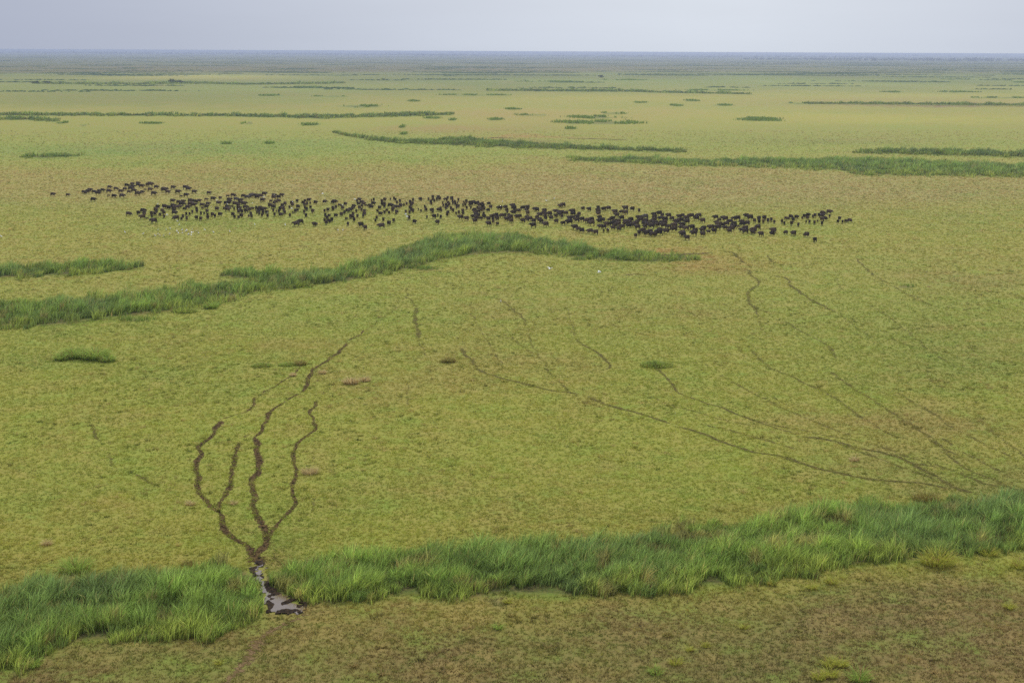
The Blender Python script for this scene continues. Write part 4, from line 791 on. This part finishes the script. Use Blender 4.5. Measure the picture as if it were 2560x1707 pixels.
def wing_mesh(s):
    V = []; n = 7
    for k in range(n):
        t = k / (n - 1); y = s * (.03 + .48 * t); z = .06 + .17 * math.sin(t * 2.2); ch = .15 * (1 - .55 * t ** 1.5); x = .05 - .08 * t * t
        V += [(x + ch * .5, y, z), (x - ch * .7, y, z - .01), (x - ch * .7, y, z - .02), (x + ch * .5, y, z - .025)]
    F = []
    for k in range(n - 1):
        b = 4 * k
        for j in range(4): F.append((b + j, b + (j + 1) % 4, b + 4 + (j + 1) % 4, b + 4 + j))
    F += [(0, 3, 2, 1), (4 * n - 4, 4 * n - 3, 4 * n - 2, 4 * n - 1)]
    me = bpy.data.meshes.new('egret_wing'); me.from_pydata(V, [], F); me.materials.append(M_WHITE); return me
WING = [wing_mesh(1), wing_mesh(-1)]
FL = "white egret standing in the loose flock on the grass, "
EG = [(312.5,581,'s'),(358.8,584.5,'s'),(395,575.5,'s'),(395,585.5,'s'),(388,589.5,'s'),(400,589.5,'s'),(409.4,589.5,'s'),(415.6,575.5,'b'),(425.4,571.5,'s'),(424.6,585,'s'),(442.3,579,'b'),(446,583,'s'),(455.5,575,'s'),(456.5,583,'s'),
      (464.4,578.5,'s'),(466.8,576,'s'),(471.4,586,'s'),(480.3,574.5,'s'),(480.3,581.8,'f'),(478,587.5,'s'),(490.2,578.5,'s'),(496.3,583.3,'s'),(512,575,'s'),(533.5,581,'s'),(574.6,579,'s')]
for j, e in enumerate(sorted(range(len(EG)), key=lambda i: EG[i][0])):
    EG[e] = EG[e] + (FL + ORD[j] + ' from left',)
EG += [(448.5,562.5,'s','white egret between the herd and the flock, nearer the flock'),(443.4,554,'s','white egret just below a black buffalo at the flock'),(417.5,537.5,'f','white egret flying low over the left knot of buffaloes'),
 (491.2,511,'s','white egret between two buffaloes of the upper left knot'),(528.2,518,'s','white egret on open grass right of the upper left knot'),(542,501.5,'s','white egret in grass beside a lone small buffalo'),
 (631.3,509,'s','pale egret alone in the gap inside the left cluster'),(658.7,493,'f','white egret landing behind the greyish buffalo row'),(729.6,522,'f','white egret gliding over the knots right of the greyish buffalo'),
 (713,563,'b','large white egret left of two black buffalo bulls'),(806.5,485,'f','white egret flying above the herd, left of centre'),(887,499,'f','white egret with raised wings above the central herd'),
 (1014.5,536.5,'f','upper of two white egrets around one buffalo'),(1018,542.5,'f','lower of two white egrets around one buffalo'),(845,576,'s','left one of two tiny egrets in grass below the herd'),(857.5,575.5,'s','right one of two tiny egrets in grass below the herd'),
 (1256,505,'b','white egret standing alone above the centre of the herd'),(1366.5,502.5,'f','white egret flying above the herd, right of the reed hump'),(1385.6,497,'s','tiny white egret just above the flying one'),
 (1374.5,672,'f','white egret flying over the meadow below the reed hump'),(1498,681,'f','white egret flying over the meadow, lower right of the other'),(1452,614,'s','left one of two egrets behind the reed belt'),(1464.6,616,'s','right one of two egrets behind the reed belt'),
 (1252,754,'s','lone white egret standing in the middle of the meadow'),(3,592,'b','white egret at the left edge of the meadow'),(637,562,'s','pale egret in grass under the left cluster')]
PERCH = [(392.4,513,'white egret perched on a buffalo in the left tip',),(410.5,523,'white egret perched on a brown buffalo left of the knot'),(566.5,509.3,'white egret riding a buffalo under the lone small ones'),(682.5,489.6,'white egret riding the far row right of the greyish buffalo'),
 (742,507.5,'white egret riding a buffalo in the knots right of centre-left'),(598,527.2,'white egret riding a buffalo in the middle of the left cluster'),(667,533.5,'white egret riding a rear-facing buffalo in the left cluster'),(860.6,511.5,'white egret riding a buffalo in the loose group'),(809.5,503.5,'white egret lying along the back of a buffalo, left of centre')]
def egret(g, z, kind, lab, s):
    rz = rb.uniform(0, 6.28); root = bpy.data.objects.new('egret', fl_body if kind == 'f' else eg_body); C.objects.link(root)
    root.location = (g[0], g[1], z); root.rotation_euler = (0, 0, rb.choice([.3, 2.9, .9, 2.2]) if kind == 'f' else rz); root.scale = (s, s, s)
    tag(root, lab, 'egret', 'white egrets among the herd')
    if kind == 'f':
        for w in WING: x = bpy.data.objects.new('wing', w); C.objects.link(x); x.parent = root
    else:
        x = bpy.data.objects.new('bill', eg_bill); C.objects.link(x); x.parent = root
        for sy in (-.04, .04): x = bpy.data.objects.new('leg', eg_leg); C.objects.link(x); x.parent = root; x.location = (0, sy, 0)
for x, y, k, lab in EG:
    z = 1.6 if k == 'f' else 0
    if k == 'f' and y > 660: z = 9
    g = at(x, y, z if k == 'f' else .35); egret(g, z, k, lab, 1.15 if k == 's' else 1.3)
for x, y, lab in PERCH:
    # stand the bird on the back of the buffalo nearest to this spot
    best = min(items[:], key=lambda t: (t[2][0] - at(x, y, 1.3)[0]) ** 2 + ((t[2][1] - at(x, y, 1.3)[1]) * .5) ** 2 + (9 if t[8] else 0))
    egret(best[2], 1.40 * best[4], 'p', lab, 1.0)

# ---------------------------------------------------------------- far trees
M_CROWN = mat_leaf('crown_leaf', .25, .1, .8); M_BARK = mat_simple('bark', (.10, .08, .06), .9)
def crown(acc, cx, cy, z0, w, h, n, col):
    """leaf clumps through an uneven lobed volume"""
    k = max(3, n // 25); lob = np.stack([rng.normal(0, .26, k) * w, rng.normal(0, .26, k) * w, z0 + h * rng.uniform(.3, .8, k)], -1); lr = rng.uniform(.16, .32, k)
    i = rng.integers(0, k, n); d = rng.normal(0, 1, (n, 3)); d /= np.linalg.norm(d, axis=1, keepdims=True)
    p = lob[i] + d * (lr[i] * rng.uniform(.5, 1, n))[:, None] * np.array([w, w, h * .8]); p[:, 2] = np.maximum(p[:, 2], z0)
    s = .10 * (w + h) * .5 * rng.uniform(.6, 1.4, n) * (60 / max(n, 20)) ** .4
    t1 = rng.normal(0, 1, (n, 3)); t2 = rng.normal(0, 1, (n, 3)); V = np.stack([p + t1 * s[:, None], p - t1 * s[:, None] * .6 + t2 * s[:, None], p - t2 * s[:, None]], 1)
    V[..., 0] += cx; V[..., 1] += cy; V[..., 2] = np.maximum(V[..., 2], 0)
    c = np.repeat((np.array(col) * rng.uniform(.6, 1.4, n)[:, None])[:, None, :], 3, 1)
    acc.add(V.reshape(-1, 3), c.reshape(-1, 3), [np.arange(3 * n).reshape(n, 3)])
TREES = [ # x, y of the foot (2560 px), height m, crown width m, label
 (1077,144.5,15,20,'tree','broad dark tree standing alone on the hazy plain, larger of two'),(1105,145.5,10,15,'tree','smaller lone tree right of the broad dark one'),
 (1892,143,11,6,'tree','tiny lone dark tree near the horizon above the long island of scrub'),(2236,147,9,9,'tree','small round tree before the hazy wood at right'),(2274,147,10,13,'tree','wide low tree before the hazy wood at right'),
 (2323,149,26,6,'palm','left one of two tall slim palms above the hazy wood'),(2352,149,27,6,'palm','right one of two tall slim palms above the hazy wood'),(2457,152,24,5,'palm','lone slim palm top near the right end of the wood'),
 (1503,195,5.5,12,'bush','dark bush on a reed line in the far middle'),(433,208,6,16,'bush','larger left bush of a dark pair in the upper left distance'),(449,208.5,5,12,'bush','smaller right bush of a dark pair in the upper left distance'),
 (94,209.5,4,12,'bush','leftmost dark bush in the upper left distance'),(120,210,4,11,'bush','second dark bush from the left edge in the distance')]
for x, y, h, w, kd, lab in TREES:
    g = at(x, y); root = bpy.data.objects.new('bush' if kd == 'bush' else 'tree' if kd == 'tree' else 'palm_tree', None); C.objects.link(root); root.location = (g[0], g[1], 0); root.empty_display_size = 1
    tag(root, lab, 'bush' if kd == 'bush' else 'tree')
    acc = Acc(); z0 = {'bush': 0, 'tree': h * .22, 'palm': h * .78}[kd]
    crown(acc, 0, 0, z0, w, h - z0, 170, alb((52, 68, 44)) * 1.2)
    c = link('crown', acc.build('crown', M_CROWN), root)
    th = {'bush': h * .5, 'tree': h * .6, 'palm': h * .9}[kd]; r0 = {'bush': .25, 'tree': .55, 'palm': .45}[kd]
    V = [(0, 0, 0, r0, r0), (0, 0, th * .4, r0 * .75, r0 * .75), (w * .02, 0, th, r0 * .5, r0 * .5)]; E = [(0, 1), (1, 2)]
    if kd != 'palm':
        for q in range(3): an = q * 2.1 + .4; V.append((math.cos(an) * w * .22, math.sin(an) * w * .22, th * 1.15, r0 * .25, r0 * .25)); E.append((1, len(V) - 1))
    link('trunk', skin('trunk', V, E, M_BARK, 1), root)
def wood(label, D0, D1, a0, a1, n, hm, dens=26):
    acc = Acc()
    for k in range(n):
        an = R(rng.uniform(a0, a1)); D = rng.uniform(D0, D1); x = D * math.tan(an); v = fbm(np.array([x / 700.0]), np.array([D / 1500.0]), 66, 3)[0]
        if v < .36: continue
        h = hm * rng.uniform(.5, 1.15) * (.5 + v); crown(acc, x, D, 0, h * rng.uniform(1.2, 2.4), h, dens, alb((54, 70, 46)))
    tag(link('woodland', acc.build('woodland', M_CROWN)), label, 'woodland', kind='stuff')
wood('hazy wood on the right below the horizon', 9000, 11500, 9, 22, 420, 13)
wood('hazy low wood crossing the middle of the horizon', 14000, 19000, -6, 14, 900, 13, 16)
wood('bluish wood along the left horizon', 15500, 21000, -22, -2, 1000, 16, 16)
wood('faint last wood on the skyline', 24000, 31000, -23, 23, 1500, 22, 12)
wood('long dark island of scrub near the horizon, right of centre', 6400, 6600, 9.4, 11.3, 60, 4, 30)

# ---------------------------------------------------------------- haze over the whole plain
def haze(dens):
    x, z0, z1 = 41500, -1.0, 50.4
    V = [(-x, -x, z0), (x, -x, z0), (x, x, z0), (-x, x, z0), (-x, -x, z1), (x, -x, z1), (x, x, z1), (-x, x, z1)]
    me = bpy.data.meshes.new('haze'); me.from_pydata(V, [], [(0, 3, 2, 1), (4, 5, 6, 7), (0, 1, 5, 4), (1, 2, 6, 5), (2, 3, 7, 6), (3, 0, 4, 7)])
    m, t, o = mat_new('haze_air'); v = N(t, 'ShaderNodeVolumePrincipled'); v.inputs['Density'].default_value = dens; v.inputs['Color'].default_value = (.60, .67, .90, 1); v.inputs['Anisotropy'].default_value = .65
    L(v.outputs[0], o.inputs['Volume']); me.materials.append(m); tag(link('haze', me), 'pale blue haze lying over the whole floodplain', 'haze', kind='stuff')
haze(1 / 9500.0)
